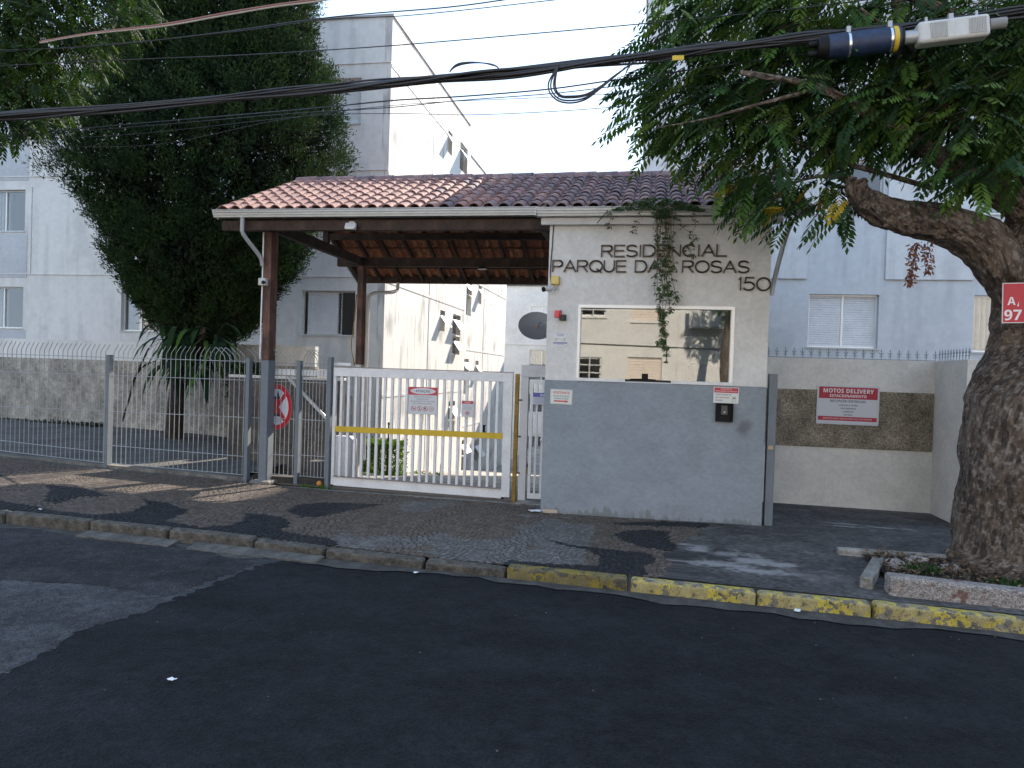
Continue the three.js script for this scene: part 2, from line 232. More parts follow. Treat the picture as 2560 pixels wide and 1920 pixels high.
// pavement bed under the mosaic, cement patch further right
struct('pavement', sheet(-16, 12, -10.75, KZ - 0.14, 70, 12, walkY, -0.004), M(C(0.045, 0.039, 0.034), { map: rep(T.conc, 1.1), bumpMap: rep(T.concB, 0.6), bumpScale: 0.012, roughness: 0.95 }));
const innerY = (x, z) => yb(x) - 0.012 + (x > -6.6 && x < 1.5 ? 0 : 0);
struct('forecourt', merge([sheet(1.45, 12, -16.3, -10.75, 10, 6, innerY), sheet(-16, -6.7, -18.6, -10.75, 10, 6, (x, z) => innerY(x) + clamp((-12.5 - z) / 4) * 0.05)]), M(C(0.15, 0.145, 0.14), { map: rep(T.conc, 1.7), bumpMap: rep(T.concB, 0.8), bumpScale: 0.012, roughness: 0.93 }));
const rampY = (x, z) => -0.002 + (z > -11.6 ? 0 : (z + 11.6) * (z > -32 ? 0.118 : 0.118)) + (z < -34 ? (-34 - z) * 0.118 : 0) + yb(x) * 0.5;
struct('driveway', sheet(-6.95, 1.5, -46, -10.75, 8, 50, rampY, -0.004), mt.drive);

const cementEdge = z => z < -10.2 ? 1.62 : pw([[-10.3, 0.95], [-9.6, 0.62], [-8.8, 0.5], [-8.1, 0.28], [-7.3, 0.02]], z) + 0.16 * (fbm3(z * 5, 3, 1) - 0.5) + 0.1 * Math.sin(z * 3.1);
// cement patch with pale lime stains (print of real stains, fixed to the ground)
{
  const x0 = 0.45, x1 = 7.5, z0 = -12.2, z1 = -7.40;
  const spot = (px, py) => { const p = onG(px, py, walkY); return [(p.x - x0) / (x1 - x0), (p.z - z0) / (z1 - z0)]; };
  const blobs = [[1740, 1375, .085, .08], [1830, 1385, .09, .06], [1790, 1410, .12, .07], [1890, 1405, .10, .06], [1700, 1362, .05, .03], [1860, 1425, .1, .04], [1960, 1412, .05, .04], [2140, 1312, .09, .02], [2100, 1316, .08, .02], [2210, 1320, .08, .022], [1640, 1425, .03, .03]].map(([a, b, c, d]) => [...spot(a, b), c, d]);
  const t = tex(1024, 1024, (u, v) => {
    const f = tf(u, v, 8, 3, 5), g = tf(u, v, 160, 9, 2), s = tf(u, v, 34, 44, 4); let k = 0;
    for (const b of blobs) { const d = Math.hypot((u - b[0]) / b[2], (v - b[1]) / b[3]); k = Math.max(k, 1.15 - d); }
    const w = ss(0.50, 0.80, k * 0.55 + 0.5 * s + 0.3 * (f - 0.5) + 0.12 * (g - 0.5)) * clamp(k * 1.8);
    const big = tf(u, v, 4, 71, 4); const base = 0.33 + 0.36 * (f - 0.5) + 0.30 * (g - 0.5) + 0.22 * (s - 0.5) + 0.25 * (big - 0.5);
    return mix3([base * 1.02, base * 0.985, base * 0.95], [0.74, 0.73, 0.71], w * 0.85);
  }, true, false);
  const m = M(C(0.50, 0.50, 0.52), { map: t, bumpMap: rep(T.concB, 0.5), bumpScale: 0.006, roughness: 0.9 });
  const left = cementEdge;
  const sg = new THREE.PlaneGeometry(1, 1, 40, 90), p = sg.attributes.position, uv = sg.attributes.uv;
  for (let i = 0; i < p.count; i++) { const z = lerp(z0, z1, 0.5 - p.getY(i)), x = lerp(left(z), x1, p.getX(i) + 0.5); p.setXYZ(i, x, walkY(x, z) + 0.003, z); uv.setXY(i, (x - x0) / (x1 - x0), (z - z0) / (z1 - z0)); }
  sg.computeVertexNormals();
  struct('cement_pavement', sg, m);
}
// ---- mosaic of small stones: brown limestone with black basalt waves
{
  const A = (s, o) => ([x, y]) => { const p = onG(x * s + o[0], y * s + o[1], walkY); return [p.x, p.z - 0.07]; };
  const z1 = A(900 / 2196, [0, 1120]), z6 = A(800 / 2212, [1300, 880]), id = A(1, [0, 0]);
  const dark = [
    [[-200, 300], [0, 330], [330, 390], [560, 415], [760, 400], [865, 352], [845, 315], [1000, 340], [1115, 385], [1090, 412], [980, 450], [1200, 490], [1380, 480], [1480, 440], [1470, 405], [1600, 410], [1700, 430], [1760, 468], [1720, 495], [1680, 515], [1990, 560], [2060, 600], [1700, 600], [1300, 545], [750, 470], [300, 420], [-200, 370]].map(z1),
    [[230, 330], [275, 262], [250, 225], [420, 225], [640, 300], [470, 300], [330, 345]].map(z1),
    [[712, 1279], [735, 1265], [800, 1258], [960, 1263], [860, 1280], [800, 1295], [745, 1297]].map(id),
    [[-300, 140], [-60, 165], [100, 235], [60, 200], [-100, 130]].map(z1),
    [[650, 1275], [700, 1250], [850, 1235], [1040, 1250], [1030, 1300], [1090, 1360], [1190, 1385], [1000, 1385], [850, 1360], [720, 1320]].map(z6),
    [[150, 1290], [330, 1340], [560, 1370], [880, 1400], [945, 1450], [870, 1490], [860, 1590], [600, 1560], [200, 1510], [-100, 1480], [-100, 1450], [250, 1480], [540, 1490], [545, 1430], [480, 1380], [300, 1350]].map(z6),
    [[620, 1190], [1000, 1178], [1660, 1212], [1700, 1250], [1100, 1215], [700, 1205]].map(z6),
  ];
  const inside = (poly, x, y) => { let c = false; for (let i = 0, j = poly.length - 1; i < poly.length; j = i++) { const [xi, yi] = poly[i], [xj, yj] = poly[j]; if ((yi > y) !== (yj > y) && x < (xj - xi) * (y - yi) / (yj - yi) + xi) c = !c; } return c; };
  const R = rng(77), stones = [];
  const cols = { l: [C(0.090, 0.071, 0.057), C(0.072, 0.058, 0.048), C(0.108, 0.089, 0.074)], d: [C(0.017, 0.018, 0.021), C(0.023, 0.023, 0.026), C(0.014, 0.015, 0.017)], g: [C(0.105, 0.098, 0.092), C(0.128, 0.123, 0.118), C(0.088, 0.083, 0.08)] };
  // segmental arcs: rows bend with x
  const bend = x => 0.16 * Math.cos(2 * Math.PI * x / 1.15);
  for (let row = 0; row * 0.05 < 3.9; row++) {
    let x = -13.5 + R() * 0.05;
    while (x < 1.15) {
      const w = 0.046 + R() * 0.026, v = row * 0.05 - 0.25 + bend(x + w / 2);
      const z = KZ - 0.16 - v, xc = x + w / 2; x += w;
      if (v < 0 || z < -10.72 || (xc > -1.45 && z < -10.17)) continue;
      if (xc > cementEdge(z) + 0.01) continue;
      const dk = dark.some(p => inside(p, xc, z));
      const gy = !dk && fbm3(xc * 0.9 + 5, 0, z * 0.9) > 0.60 && xc > -3.4 && xc < -0.6;
      const set = dk ? 'd' : gy ? 'g' : 'l', k = (R() * 3) | 0;
      stones.push({ x: xc, z, w: w * (0.86 + R() * 0.08), d: 0.05 * (0.82 + R() * 0.12), a: (R() - 0.5) * 0.35 - 0.9 * Math.sin(2 * Math.PI * xc / 1.15) * 0.6, h: (R() - 0.5) * 0.003, tx: (R() - 0.5) * 0.035, tz: (R() - 0.5) * 0.035, set, k, q: [R(), R(), R(), R()] });
    }
  }
  // unit stone variants
  const unit = (q) => { const t = [[-.5, -.5], [.5, -.5], [.5, .5], [-.5, .5]].map(([a, b], i) => [a * (0.9 + 0.18 * q[i]), b * (0.9 + 0.18 * q[(i + 1) % 4])]); const P = [], add = (...v) => v.forEach(p => P.push(...p)); const top = t.map(([a, b]) => [a * 0.9, 0, b * 0.9]), mid = t.map(([a, b]) => [a, -0.003, b]), bot = t.map(([a, b]) => [a, -0.02, b]); add(top[0], top[2], top[1], top[0], top[3], top[2]); for (let i = 0; i < 4; i++) { const j = (i + 1) % 4; add(top[i], top[j], mid[j], top[i], mid[j], mid[i], mid[i], mid[j], bot[j], mid[i], bot[j], bot[i]); } const g = new THREE.BufferGeometry(); g.setAttribute('position', new THREE.Float32BufferAttribute(P, 3)); g.computeVertexNormals(); return g; };
  const variants = Array.from({ length: 6 }, () => unit([R(), R(), R(), R()]));
  const place = s => new THREE.Matrix4().compose(V(s.x, walkY(s.x, s.z) + 0.004 + s.h, s.z), new THREE.Quaternion().setFromEuler(new THREE.Euler(s.tx, s.a, s.tz)), V(s.w, 1, s.d));
  const pav = structGroup('mosaic_pavement');
  stones.forEach(s => { const p = V(s.x, 0, s.z).applyMatrix4(camera.matrixWorldInverse.copy(camera.matrixWorld).invert()); s.vis = Math.abs(p.x / -p.z) < 0.68 && s.x < 0.9 ? -p.z : 99; });
  stones.sort((a, b) => a.vis - b.vis);
  const sm = {}; for (const k in cols) sm[k] = cols[k].map(c => MP(c, { roughness: 0.7, specularIntensity: 0.4 }));
  const rest = [];
  stones.forEach((s, i) => {
    const gv = variants[(s.q[0] * 6) | 0];
    if (i < 300) { const m = new THREE.Mesh(gv, sm[s.set][s.k]); m.name = i ? 'paving_stone_' + String(i).padStart(3, '0') : 'paving_stone'; m.applyMatrix4(place(s)); m.castShadow = m.receiveShadow = true; pav.add(m); }
    else { const g = gv.clone(); g.applyMatrix4(place(s)); const c = cols[s.set][s.k], n = g.attributes.position.count, a = new Float32Array(n * 3), j = 0.85 + 0.3 * s.q[1]; for (let t = 0; t < n; t++) { a[t * 3] = c.r * j; a[t * 3 + 1] = c.g * j; a[t * 3 + 2] = c.b * j; } g.setAttribute('color', new THREE.BufferAttribute(a, 3)); rest.push(g); }
  });
  const r = new THREE.Mesh(merge(rest), MP(0xffffff, { vertexColors: true, roughness: 0.7, specularIntensity: 0.4 })); r.name = 'paving_stones'; r.userData.kind = 'stuff'; r.castShadow = r.receiveShadow = true; pav.add(r);
}
// ---- kerb stones
function lumpy(g, amp, seed, f = 6) { g = mergeVertices(strip(g)); const p = g.attributes.position; for (let i = 0; i < p.count; i++) { const x = p.getX(i), y = p.getY(i), z = p.getZ(i); p.setXYZ(i, x + (fbm3(x * f + seed, y * f, z * f) - 0.5) * amp, y + (fbm3(x * f, y * f + seed, z * f + 9) - 0.5) * amp, z + (fbm3(x * f + 4, y * f, z * f + seed) - 0.5) * amp); } g.computeVertexNormals(); return g; }
{
  const kerb = structGroup('kerb'), R = rng(31); let x = -14.5, i = 0;
  while (x < 10) {
    let L = 0.62 + R() * 0.5; if (x > -1.4) L = 1.0 + R() * 0.5;
    const x1 = x + L - 0.012 - R() * 0.02, xm = (x + x1) / 2, top = yk(xm), bot = roadY(xm, KZ) - 0.12, yel = xm > 0.1;
    const g = new RoundedBoxGeometry(x1 - x, top - bot, 0.155, 3, 0.035); const p0 = g.attributes.position; let gg = g;
    gg.rotateZ(-0.0255 + (R() - 0.5) * 0.012); gg.rotateY((R() - 0.5) * 0.012); gg.translate(xm, (top + bot) / 2 + (R() - 0.5) * 0.012, KZ - 0.0775 + (R() - 0.5) * 0.014);
    gg = lumpy(uvm(gg), 0.03, i * 3.1, 4.5);
    const yellowish = yel || (xm > -1.0) || (xm > -7.6 && R() < 0.25 && xm < -4.2);
    const m = new THREE.Mesh(gg, yellowish ? (yel ? mt.kerbY : mt.kerbYold ||= M(C(0.36, 0.34, 0.30), { map: rep(T.yell, 1.3), bumpMap: rep(T.concB, 0.6), bumpScale: 0.012, roughness: 0.9 })) : mt.kerb); m.name = i ? 'kerb_stone_' + String(i).padStart(3, '0') : 'kerb_stone'; m.castShadow = m.receiveShadow = true; kerb.add(m);
    x += L; i++;
  }
  // broken concrete ramp slabs lying in the gutter by the driveway
  for (const [a, b, n] of [[[240, 1330], [455, 1358], 0], [[500, 1362], [795, 1408], 1]]) {
    const p = roadP(a[0], a[1]), q = roadP(b[0], b[1]); const L = Math.abs(q.x - p.x);
    let g = new RoundedBoxGeometry(L, 0.05, 0.2, 3, 0.015); g.rotateX(0.1); g.rotateZ(-0.025); g.translate((p.x + q.x) / 2, roadY((p.x + q.x) / 2, KZ) + 0.012, KZ + 0.12); g = lumpy(uvm(g), 0.035, n * 5 + 2, 5);
    solo('gutter_slab', g, mt.slab ||= M(C(0.17, 0.167, 0.16), { map: rep(T.conc, 0.8), bumpMap: rep(T.concB, 0.5), bumpScale: 0.012, roughness: 0.95 }), n ? 'longer grey concrete slab in the gutter before the driveway kerb' : 'shorter grey concrete slab in the gutter before the fence', 'slab', 'broken slabs in the gutter');
  }
}

// ---------------------------------------------------------------- buildings
function wallShape(pts, holes) { const s = new THREE.Shape(pts.map(p => new THREE.Vector2(...p))); for (const [a, b, c, d] of holes) { const h = new THREE.Path(); h.moveTo(a, c); h.lineTo(a, d); h.lineTo(b, d); h.lineTo(b, c); h.closePath(); s.holes.push(h); } return s; }
function frontWall(x0, x1, y0, y1, z, t, holes) { const g = new THREE.ExtrudeGeometry(wallShape([[x0, y0], [x1, y0], [x1, y1], [x0, y1]], holes), { depth: t, bevelEnabled: false }); g.translate(0, 0, z - t); return uvm(g); }
// wall facing +x; holes as [zNear, zFar, y0, y1]
function sideWall(zn, zf, y0, y1, x, t, holes) { const g = new THREE.ExtrudeGeometry(wallShape([[-zn, y0], [-zf, y0], [-zf, y1], [-zn, y1]], holes.map(([a, b, c, d]) => [-a, -b, c, d])), { depth: t, bevelEnabled: false }); g.rotateY(Math.PI / 2); g.translate(x - t, 0, 0); return uvm(g); }
function frameGeo(x0, x1, y0, y1, z, w, d, mid = true) { const l = [BX(x0, x1, y0, y0 + w, z - d, z), BX(x0, x1, y1 - w, y1, z - d, z), BX(x0, x0 + w, y0 + w, y1 - w, z - d, z), BX(x1 - w, x1, y0 + w, y1 - w, z - d, z)]; if (mid) l.push(BX((x0 + x1) / 2 - w * 0.6, (x0 + x1) / 2 + w * 0.6, y0 + w, y1 - w, z - d, z + 0.004)); return merge(l); }
function louvre(x0, x1, y0, y1, z, n) { const l = [BX(x0, x1, y0, y1, z - 0.02, z - 0.012)], h = (y1 - y0) / n; for (let i = 0; i < n; i++) { const g = new THREE.BoxGeometry(x1 - x0, h * 0.96, 0.008); g.rotateX(-0.32); g.translate((x0 + x1) / 2, y0 + (i + 0.5) * h, z - 0.004); l.push(uvm(g)); } return merge(l); }
const mtNet = M(C(0.03, 0.03, 0.03), { roughness: 0.7 });
function netGeo(x0, x1, y0, y1, z) { const l = [], s = 0.085; for (let k = -(y1 - y0); k < x1 - x0; k += s) for (const d of [1, -1]) { let a = V(x0 + k, d > 0 ? y0 : y1, z), b = V(x0 + k + (y1 - y0), d > 0 ? y1 : y0, z); if (a.x < x0) { const t = (x0 - a.x) / (b.x - a.x); a = a.lerp(b, t); } if (b.x > x1) { const t = (x1 - a.x) / (b.x - a.x); b = a.clone().lerp(b, t); } if (a.distanceTo(b) > 0.02) l.push(rod(a, b, 0.0035, 3)); } return merge(l); }
const netM = M(C(0.22, 0.22, 0.22), { roughness: 0.7 });
function windowZ(parent, x0, x1, y0, y1, z, kind, rec = 0.11) {
  const zz = z - rec, w = 0.035;
  const f = part('window', frameGeo(x0, x1, y0, y1, zz, w, 0.05, kind !== 'half'), mt.alu, parent);
  const xm = (x0 + x1) / 2;
  if (kind === 'shutter') { part('shutter', louvre(x0 + w, xm - 0.025, y0 + w, y1 - w, zz - 0.005, 22), mt.shutter, f); part('shutter', louvre(xm + 0.025, x1 - w, y0 + w, y1 - w, zz - 0.012, 22), mt.shutter, f); }
  if (kind === 'glass') { part('pane', BX(x0 + w, xm - 0.02, y0 + w, y1 - w, zz - 0.028, zz - 0.024), mt.pane, f); part('pane', BX(xm + 0.02, x1 - w, y0 + w, y1 - w, zz - 0.034, zz - 0.030), mt.pane, f); const c = []; for (let i = 0; i < 7; i++) { const xa = x0 + w + (x1 - x0) * 0.07 * i; c.push(rod(V(xa + 0.05, y0 + 0.05, zz - 0.16), V(xa + 0.05, y1 - 0.05, zz - 0.16), 0.04, 8)); } part('curtain', merge(c), M(C(0.34, 0.34, 0.34), { roughness: 0.9 }), f); }
  if (kind === 'half') { const a = lerp(x0, x1, 0.10), b = lerp(x0, x1, 0.66); part('shutter', louvre(a, b, y0 + w, y1 - w, zz + 0.045, 24), mt.shutter, f); part('shutter_frame', frameGeo(b - 0.02, b + (x1 - x0) * 0.07, y0 + w, y1 - w, zz, 0.03, 0.03, false), mt.alu, f); part('safety_net', netGeo(b, x1 - w, y0 + w, y1 - w, zz + 0.03), netM, f); }
  if (kind === 'halfR') { const b = lerp(x0, x1, 0.52); part('shutter', louvre(x0 + w, b, y0 + w, y1 - w, zz - 0.005, 24), mt.shutter, f); part('pane', BX(b, x1 - w, y0 + w, y1 - w, zz - 0.03, zz - 0.026), mt.pane, f); part('safety_net', netGeo(b, x1 - w, y0 + w, y1 - w, zz + 0.03), netM, f); }
  part('sill', BX(x0 - 0.03, x1 + 0.03, y0 - 0.035, y0 - 0.002, z - rec, z + 0.025), mt.whiteDirty, f);
  return f;
}
// ---- left block
{
  const ZF = -18.6, XS = -6.9, TOP = 11.2, ZJ = -27.2, ZE = -36.6;
  const b = thing('apartment_building', 'pale apartment block with sunlit side wall of small hopper windows above the driveway', 'building', V(-15, -4, -24));
  const W = [];                                         // front windows
  const cols = [[-19.45, -17.93, 'glass'], [-14.72, -13.6, 'glass'], [-9.25, -7.72, 'half']];
  for (let s = 0; s < 3; s++) for (const [a, c, k] of cols) W.push([a, c, 2.80 + s * 2.82, 4.0 + s * 2.82, s === 1 && k === 'half' ? 'shutter' : k === 'half' && s === 2 ? 'shutter' : k]);
  W.push([-9.25, -7.72, 0.1, 1.2, 'shutter']);
  part('front_wall', frontWall(-25, XS - 0.2005, -4, TOP, ZF, 0.2, W.map(w => w.slice(0, 4))), mt.bldL, b);
  for (const w of W) windowZ(b, w[0], w[1], w[2], w[3], ZF, w[4], 0.13);
  // bluish recessed panels under the left windows, thin string courses, joints
  for (let s = 0; s < 3; s++) { part('spandrel_panel', BX(-19.6, -17.83, 4.02 + s * 2.82 + 0.25, 5.58 + s * 2.82 - 0.03, ZF, ZF + 0.012), mt.bldLdark, b); part('string_course', BX(-25, XS - 0.002, 4.36 + s * 2.82, 4.385 + s * 2.82, ZF, ZF + 0.025), mt.bldL, b); for (const x of [-17.72, -13.42, -9.5]) part('wall_rib', BX(x - 0.03, x + 0.03, 4.40 + s * 2.82, Math.min(TOP - 0.05, 6.9 + s * 2.82), ZF, ZF + 0.03), mt.bldL, b); }
  part('spandrel_panel', BX(-19.6, -17.83, 2.1, 2.74, ZF, ZF + 0.012), mt.bldLdark, b);
  // side wall, near and rear section
  const at = (px0, py0, px1, py1, x) => { const a = onX(px0, (py0 + py1) / 2, x), c = onX(px1, (py0 + py1) / 2, x), m = (px0 + px1) / 2; return [a.z, c.z, onX(m, py1, x).y, onX(m, py0, x).y]; };
  const near = [[1100, 776, 1112, 828, 1], [1132, 787, 1151, 837, 1], [1131, 841, 1149, 886, 1], [1121, 1003, 1137, 1050, 1], [1122, 1052, 1136, 1085, 0], [1120, 329, 1131, 386, 1], [1150, 362, 1169, 432, 1]];
  const XR = -7.15;
  const rear = [[1162, 703, 1180, 735, 1], [1161, 738, 1178, 788, 0], [1196, 711, 1204, 760, 1], [1155, 897, 1172, 930, 1], [1154, 940, 1170, 986, 0], [1188, 902, 1196, 945, 1], [1150, 1100, 1166, 1140, 1], [1149, 1143, 1163, 1190, 0], [1186, 1100, 1197, 1150, 1]];
  const hop = (list, x) => list.map(l => { const q = at(l[0], l[1], l[2], l[3], x); return [...q, l[4]]; });
  const N = hop(near, XS), Rr = hop(rear, XR);
  part('side_wall', sideWall(ZF, ZJ, -4, TOP, XS, 0.2, N), mt.bldSide, b);
  part('side_wall', sideWall(ZJ, ZE, -4, TOP - 0.75, XR, 0.2, Rr), mt.bldSide, b);
  for (const [list, x] of [[N, XS], [Rr, XR]]) for (const [za, zb, y0, y1, open] of list) {
    const f = part('hopper_window', merge([BX(x - 0.16, x - 0.12, y0, y0 + 0.03, zb, za), BX(x - 0.16, x - 0.12, y1 - 0.03, y1, zb, za), BX(x - 0.16, x - 0.12, y0 + 0.03, y1 - 0.03, zb, zb + 0.03), BX(x - 0.16, x - 0.12, y0 + 0.03, y1 - 0.03, za - 0.03, za)]), mt.alu, b);
    part('pane', BX(x - 0.15, x - 0.145, y0 + 0.03, y1 - 0.03, zb + 0.03, za - 0.03), mt.pane, f);
    if (open) { const h = Math.min(0.62, (y1 - y0) * 0.62), ang = 0.62, g = new THREE.BoxGeometry(0.025, h, (za - zb) - 0.04); g.translate(0, -h / 2, 0); g.rotateZ(ang); const yh = lerp(y0, y1, 0.72); g.translate(x + 0.005, yh, (za + zb) / 2); part('sash', uvm(g), mt.white, f); }
  }
  // floor bands and vertical joints on the side wall
  for (const y of [9.89, 7.07, 4.25, 1.2]) { part('floor_band', BX(XS, XS + 0.014, y, y + 0.07, ZJ, ZF), mt.bldSide, b); part('floor_band', BX(XR, XR + 0.014, y - 1.45, y - 1.38, ZE, ZJ), mt.bldSide, b); }
  for (const [x, z] of [[XS, -22.6], [XR, -31.6]]) part('joint_strip', BX(x, x + 0.012, -3.5, x === XS ? TOP - 0.1 : TOP - 0.85, z - 0.02, z + 0.02), mt.whiteDirty, b);
  part('return_wall', BX(XR - 0.2, XS - 0.001, -4, TOP, ZJ - 0.2, ZJ - 0.001), mt.bldSide, b);
  part('parapet_cap', merge([BX(-25, XS + 0.04, TOP, TOP + 0.06, ZF - 0.24, ZF + 0.04), BX(XS - 0.24, XS + 0.04, TOP, TOP + 0.06, ZJ, ZF - 0.241), BX(XR - 0.24, XR + 0.04, TOP - 0.75, TOP - 0.69, ZE, ZJ)]), M(C(0.35, 0.33, 0.32)), b);
  part('interior', merge([BX(-24.9, XS - 3, -4, TOP - 0.3, ZJ - 1, ZF - 3.2), BX(-24.9, XR - 3, -4, TOP - 1.1, ZE + 0.01, ZJ - 1.001)]), mt.room, b);
  part('rear_wall', merge([BX(-25, XR - 0.21, -4, TOP - 0.75, ZE - 0.2, ZE), BX(-25.2, -25, -4, TOP, ZE, ZF)]), mt.bldL, b);
  part('roof', merge([BX(-25, XS - 0.25, TOP - 0.28, TOP - 0.1, ZJ, ZF - 0.25), BX(-25, XR - 0.25, TOP - 1.05, TOP - 0.85, ZE, ZJ - 0.001)]), mt.conc, b);
}
// ---- right block
{
  const ZF = -16.4, X0 = -0.28, TOP = 10.2, X1 = 19;
  const b = thing('apartment_building', 'bluish white apartment block with closed louvre shutters behind the spiked wall', 'building', V(9, -4, -26));
  const W = [];
  for (let s = 0; s < 3; s++) { W.push([3.26, 4.63, 2.70 + s * 2.78, 3.81 + s * 2.78, s === 1 ? 'halfR' : 'shutter']); W.push([6.42, 7.9, 2.68 + s * 2.78, 3.82 + s * 2.78, 'glass']); W.push([11.2, 12.7, 2.7 + s * 2.78, 3.8 + s * 2.78, 'shutter']); if (s) W.push([0.75, 1.9, 2.70 + s * 2.78, 3.81 + s * 2.78, 'shutter']); }
  part('front_wall', frontWall(X0, X1, -1, TOP, ZF, 0.2, W.map(w => w.slice(0, 4))), mt.bldR, b);
  for (const w of W) windowZ(b, w[0], w[1], w[2], w[3], ZF, w[4], 0.10);
  for (let s = 0; s < 3; s++) for (const [a, c] of [[X0 + 0.002, 0.60], [2.05, 3.20], [4.72, 6.38], [8.0, 11.1]]) part('wall_panel', BX(a, c, 4.12 + s * 2.78, Math.min(TOP - 0.1, 6.78 + s * 2.78), ZF + 0.0005, ZF + 0.045, 0.006), mt.bldRp, b);
  part('side_wall', sideWall(ZF - 0.201, -40, -4, TOP, X0 + 0.2, 0.2, []), mt.bldR, b);
  part('end_walls', merge([BX(X0 + 0.2, X1, -4, TOP, -40.2, -40), BX(X1, X1 + 0.2, -4, TOP, -40, ZF)]), mt.bldR, b);
  part('parapet_cap', merge([BX(X0 - 0.04, X1, TOP, TOP + 0.06, ZF - 0.24, ZF + 0.05), BX(X0 - 0.04, X0 + 0.24, TOP, TOP + 0.06, -40, ZF - 0.241)]), M(C(0.35, 0.33, 0.32)), b);
  part('interior', BX(X0 + 3, X1 - 0.3, -4, TOP - 0.3, -39.5, ZF - 3.2), mt.room, b);
  part('roof', BX(X0 + 0.21, X1, TOP - 0.2, TOP - 0.05, -40, ZF - 0.21), mt.conc, b);
}
// ---- block closing the driveway
{
  const Z = -46, b = thing('apartment_building', 'far white apartment block closing the end of the sunlit driveway', 'building', V(-2, -5, -50));
  const W = []; for (const [a, c, y] of [[1327, 1385, 0], [1322, 1385, 1], [1316, 1372, 2], [1314, 1372, 3]]) { const ys = [[767, 812], [875, 950], [985, 1030], [1092, 1140]][y]; const p = onZ(a, ys[1], Z), q = onZ(c, ys[0], Z); W.push([p.x, q.x, p.y, q.y, y ? 'glass' : 'shutter']); }
  part('front_wall', frontWall(-12, 12, -6, 7.45, Z, 0.2, W.map(w => w.slice(0, 4))), mt.far, b);
  for (const w of W) windowZ(b, w[0], w[1], w[2], w[3], Z, w[4], 0.08);
  for (const y of [3.75, 1.0, -1.8]) part('floor_band', BX(-12, 12, y, y + 0.07, Z, Z + 0.04), mt.far, b);
  part('interior', BX(-12, 12, -6, 7.2, Z - 8, Z - 3), mt.room, b); part('end_wall', BX(-12.2, -12.001, -6, 7.45, Z - 8, Z), mt.far, b); part('end_wall', BX(12.001, 12.2, -6, 7.45, Z - 8, Z), mt.far, b);
  part('roof', BX(-12, 12, 7.46, 7.55, Z - 8, Z + 0.1), mt.conc, b);
  solo('water_tank', BX(-8.2, -7.0, 7.56, 8.1, Z - 4, Z - 2, 0.03), M(C(0.06, 0.09, 0.16)), 'dark blue rooftop tank on the far white block', 'tank');
}
// ---- house across the street, mirrored in the booth window
{
  const Z = 7.5, b = thing('house', 'cream plastered house across the street with louvred shutters', 'house', V(0, 0, 9));
  const cream = plas(C(0.72, 0.71, 0.68), 3), wood = M(C(0.58, 0.50, 0.42), { roughness: 0.6 });
  const W = [[-0.77, 0.49, 1.3, 2.7, 's'], [-0.66, 0.33, 4.05, 5.3, 's'], [-3.5, -1.75, 1.2, 2.65, 'g'], [-3.5, -1.65, 4.2, 5.4, 'g'], [-9, -7.4, 0.9, 2.3, 's'], [5.2, 6.8, 0.9, 2.4, 's'], [-9, -7.4, 4.3, 5.6, 's']];
  // the facade faces the street (-z): build facing +z, then turn
  const parts = []; parts.push(['wall', frontWall(-34, 34, -0.6, 8.4, 0, 0.25, W.map(([a, c, d, e]) => [-c, -a, d, e])), cream]);
  for (const [a, c, y0, y1, k] of W) { parts.push(['window', frameGeo(-c, -a, y0, y1, -0.08, 0.06, 0.06), k === 's' ? wood : mt.alu]); if (k === 's') parts.push(['shutter', louvre(-c + 0.06, -a - 0.06, y0 + 0.06, y1 - 0.06, -0.1, 12), wood]); else { const l = []; for (let i = 1; i < 5; i++) l.push(BX(-c, -a, lerp(y0, y1, i / 5) - 0.02, lerp(y0, y1, i / 5) + 0.02, 0.0, 0.03)); for (let i = 1; i < 4; i++) l.push(BX(lerp(-c, -a, i / 4) - 0.02, lerp(-c, -a, i / 4) + 0.02, y0, y1, 0.031, 0.06)); parts.push(['grille', merge(l), mt.whiteDirty]); } parts.push(['sill', BX(-c - 0.06, -a + 0.06, y0 - 0.08, y0 - 0.001, -0.06, 0.06), mt.wallCream]); }
  parts.push(['interior', BX(-34, 34, -0.6, 8.2, -6, -3), mt.room], ['end_wall', BX(-34.2, -34.001, -0.6, 8.4, -6, 0), cream], ['end_wall', BX(34.001, 34.2, -0.6, 8.4, -6, 0), cream], ['roof', BX(-34.4, 34.4, 8.4, 8.62, -6.4, 0.6), M(C(0.28, 0.12, 0.08))]);
  for (const x of [-1.15, 2.9, 6.9]) parts.push(['pilaster', BX(x, x + 0.12, -0.6, 8.4, 0, 0.03), cream]);
  parts.push(['downpipe', rod(V(-3.4, -0.5, 0.08), V(-3.4, 6.3, 0.08), 0.05, 10), mt.wallCream], ['conduit', rod(V(-3.2, 3.05, 0.03), V(4.4, 3.2, 0.03), 0.02), mt.dark], ['balcony', BX(-2.6, -1.4, 3.78, 3.86, 0.001, 0.5), mt.gutter], ['balcony_front', BX(-2.6, -1.4, 3.861, 4.6, 0.44, 0.5), mt.wallCream]);
  for (const [n, g, m] of parts) { g.rotateY(Math.PI); g.translate(0, 0, Z); part(n, g, m, b); }
  struct('far_pavement', sheet(-40, 40, 4.5, 7.6, 2, 2, () => 0.22), mt.conc);
}

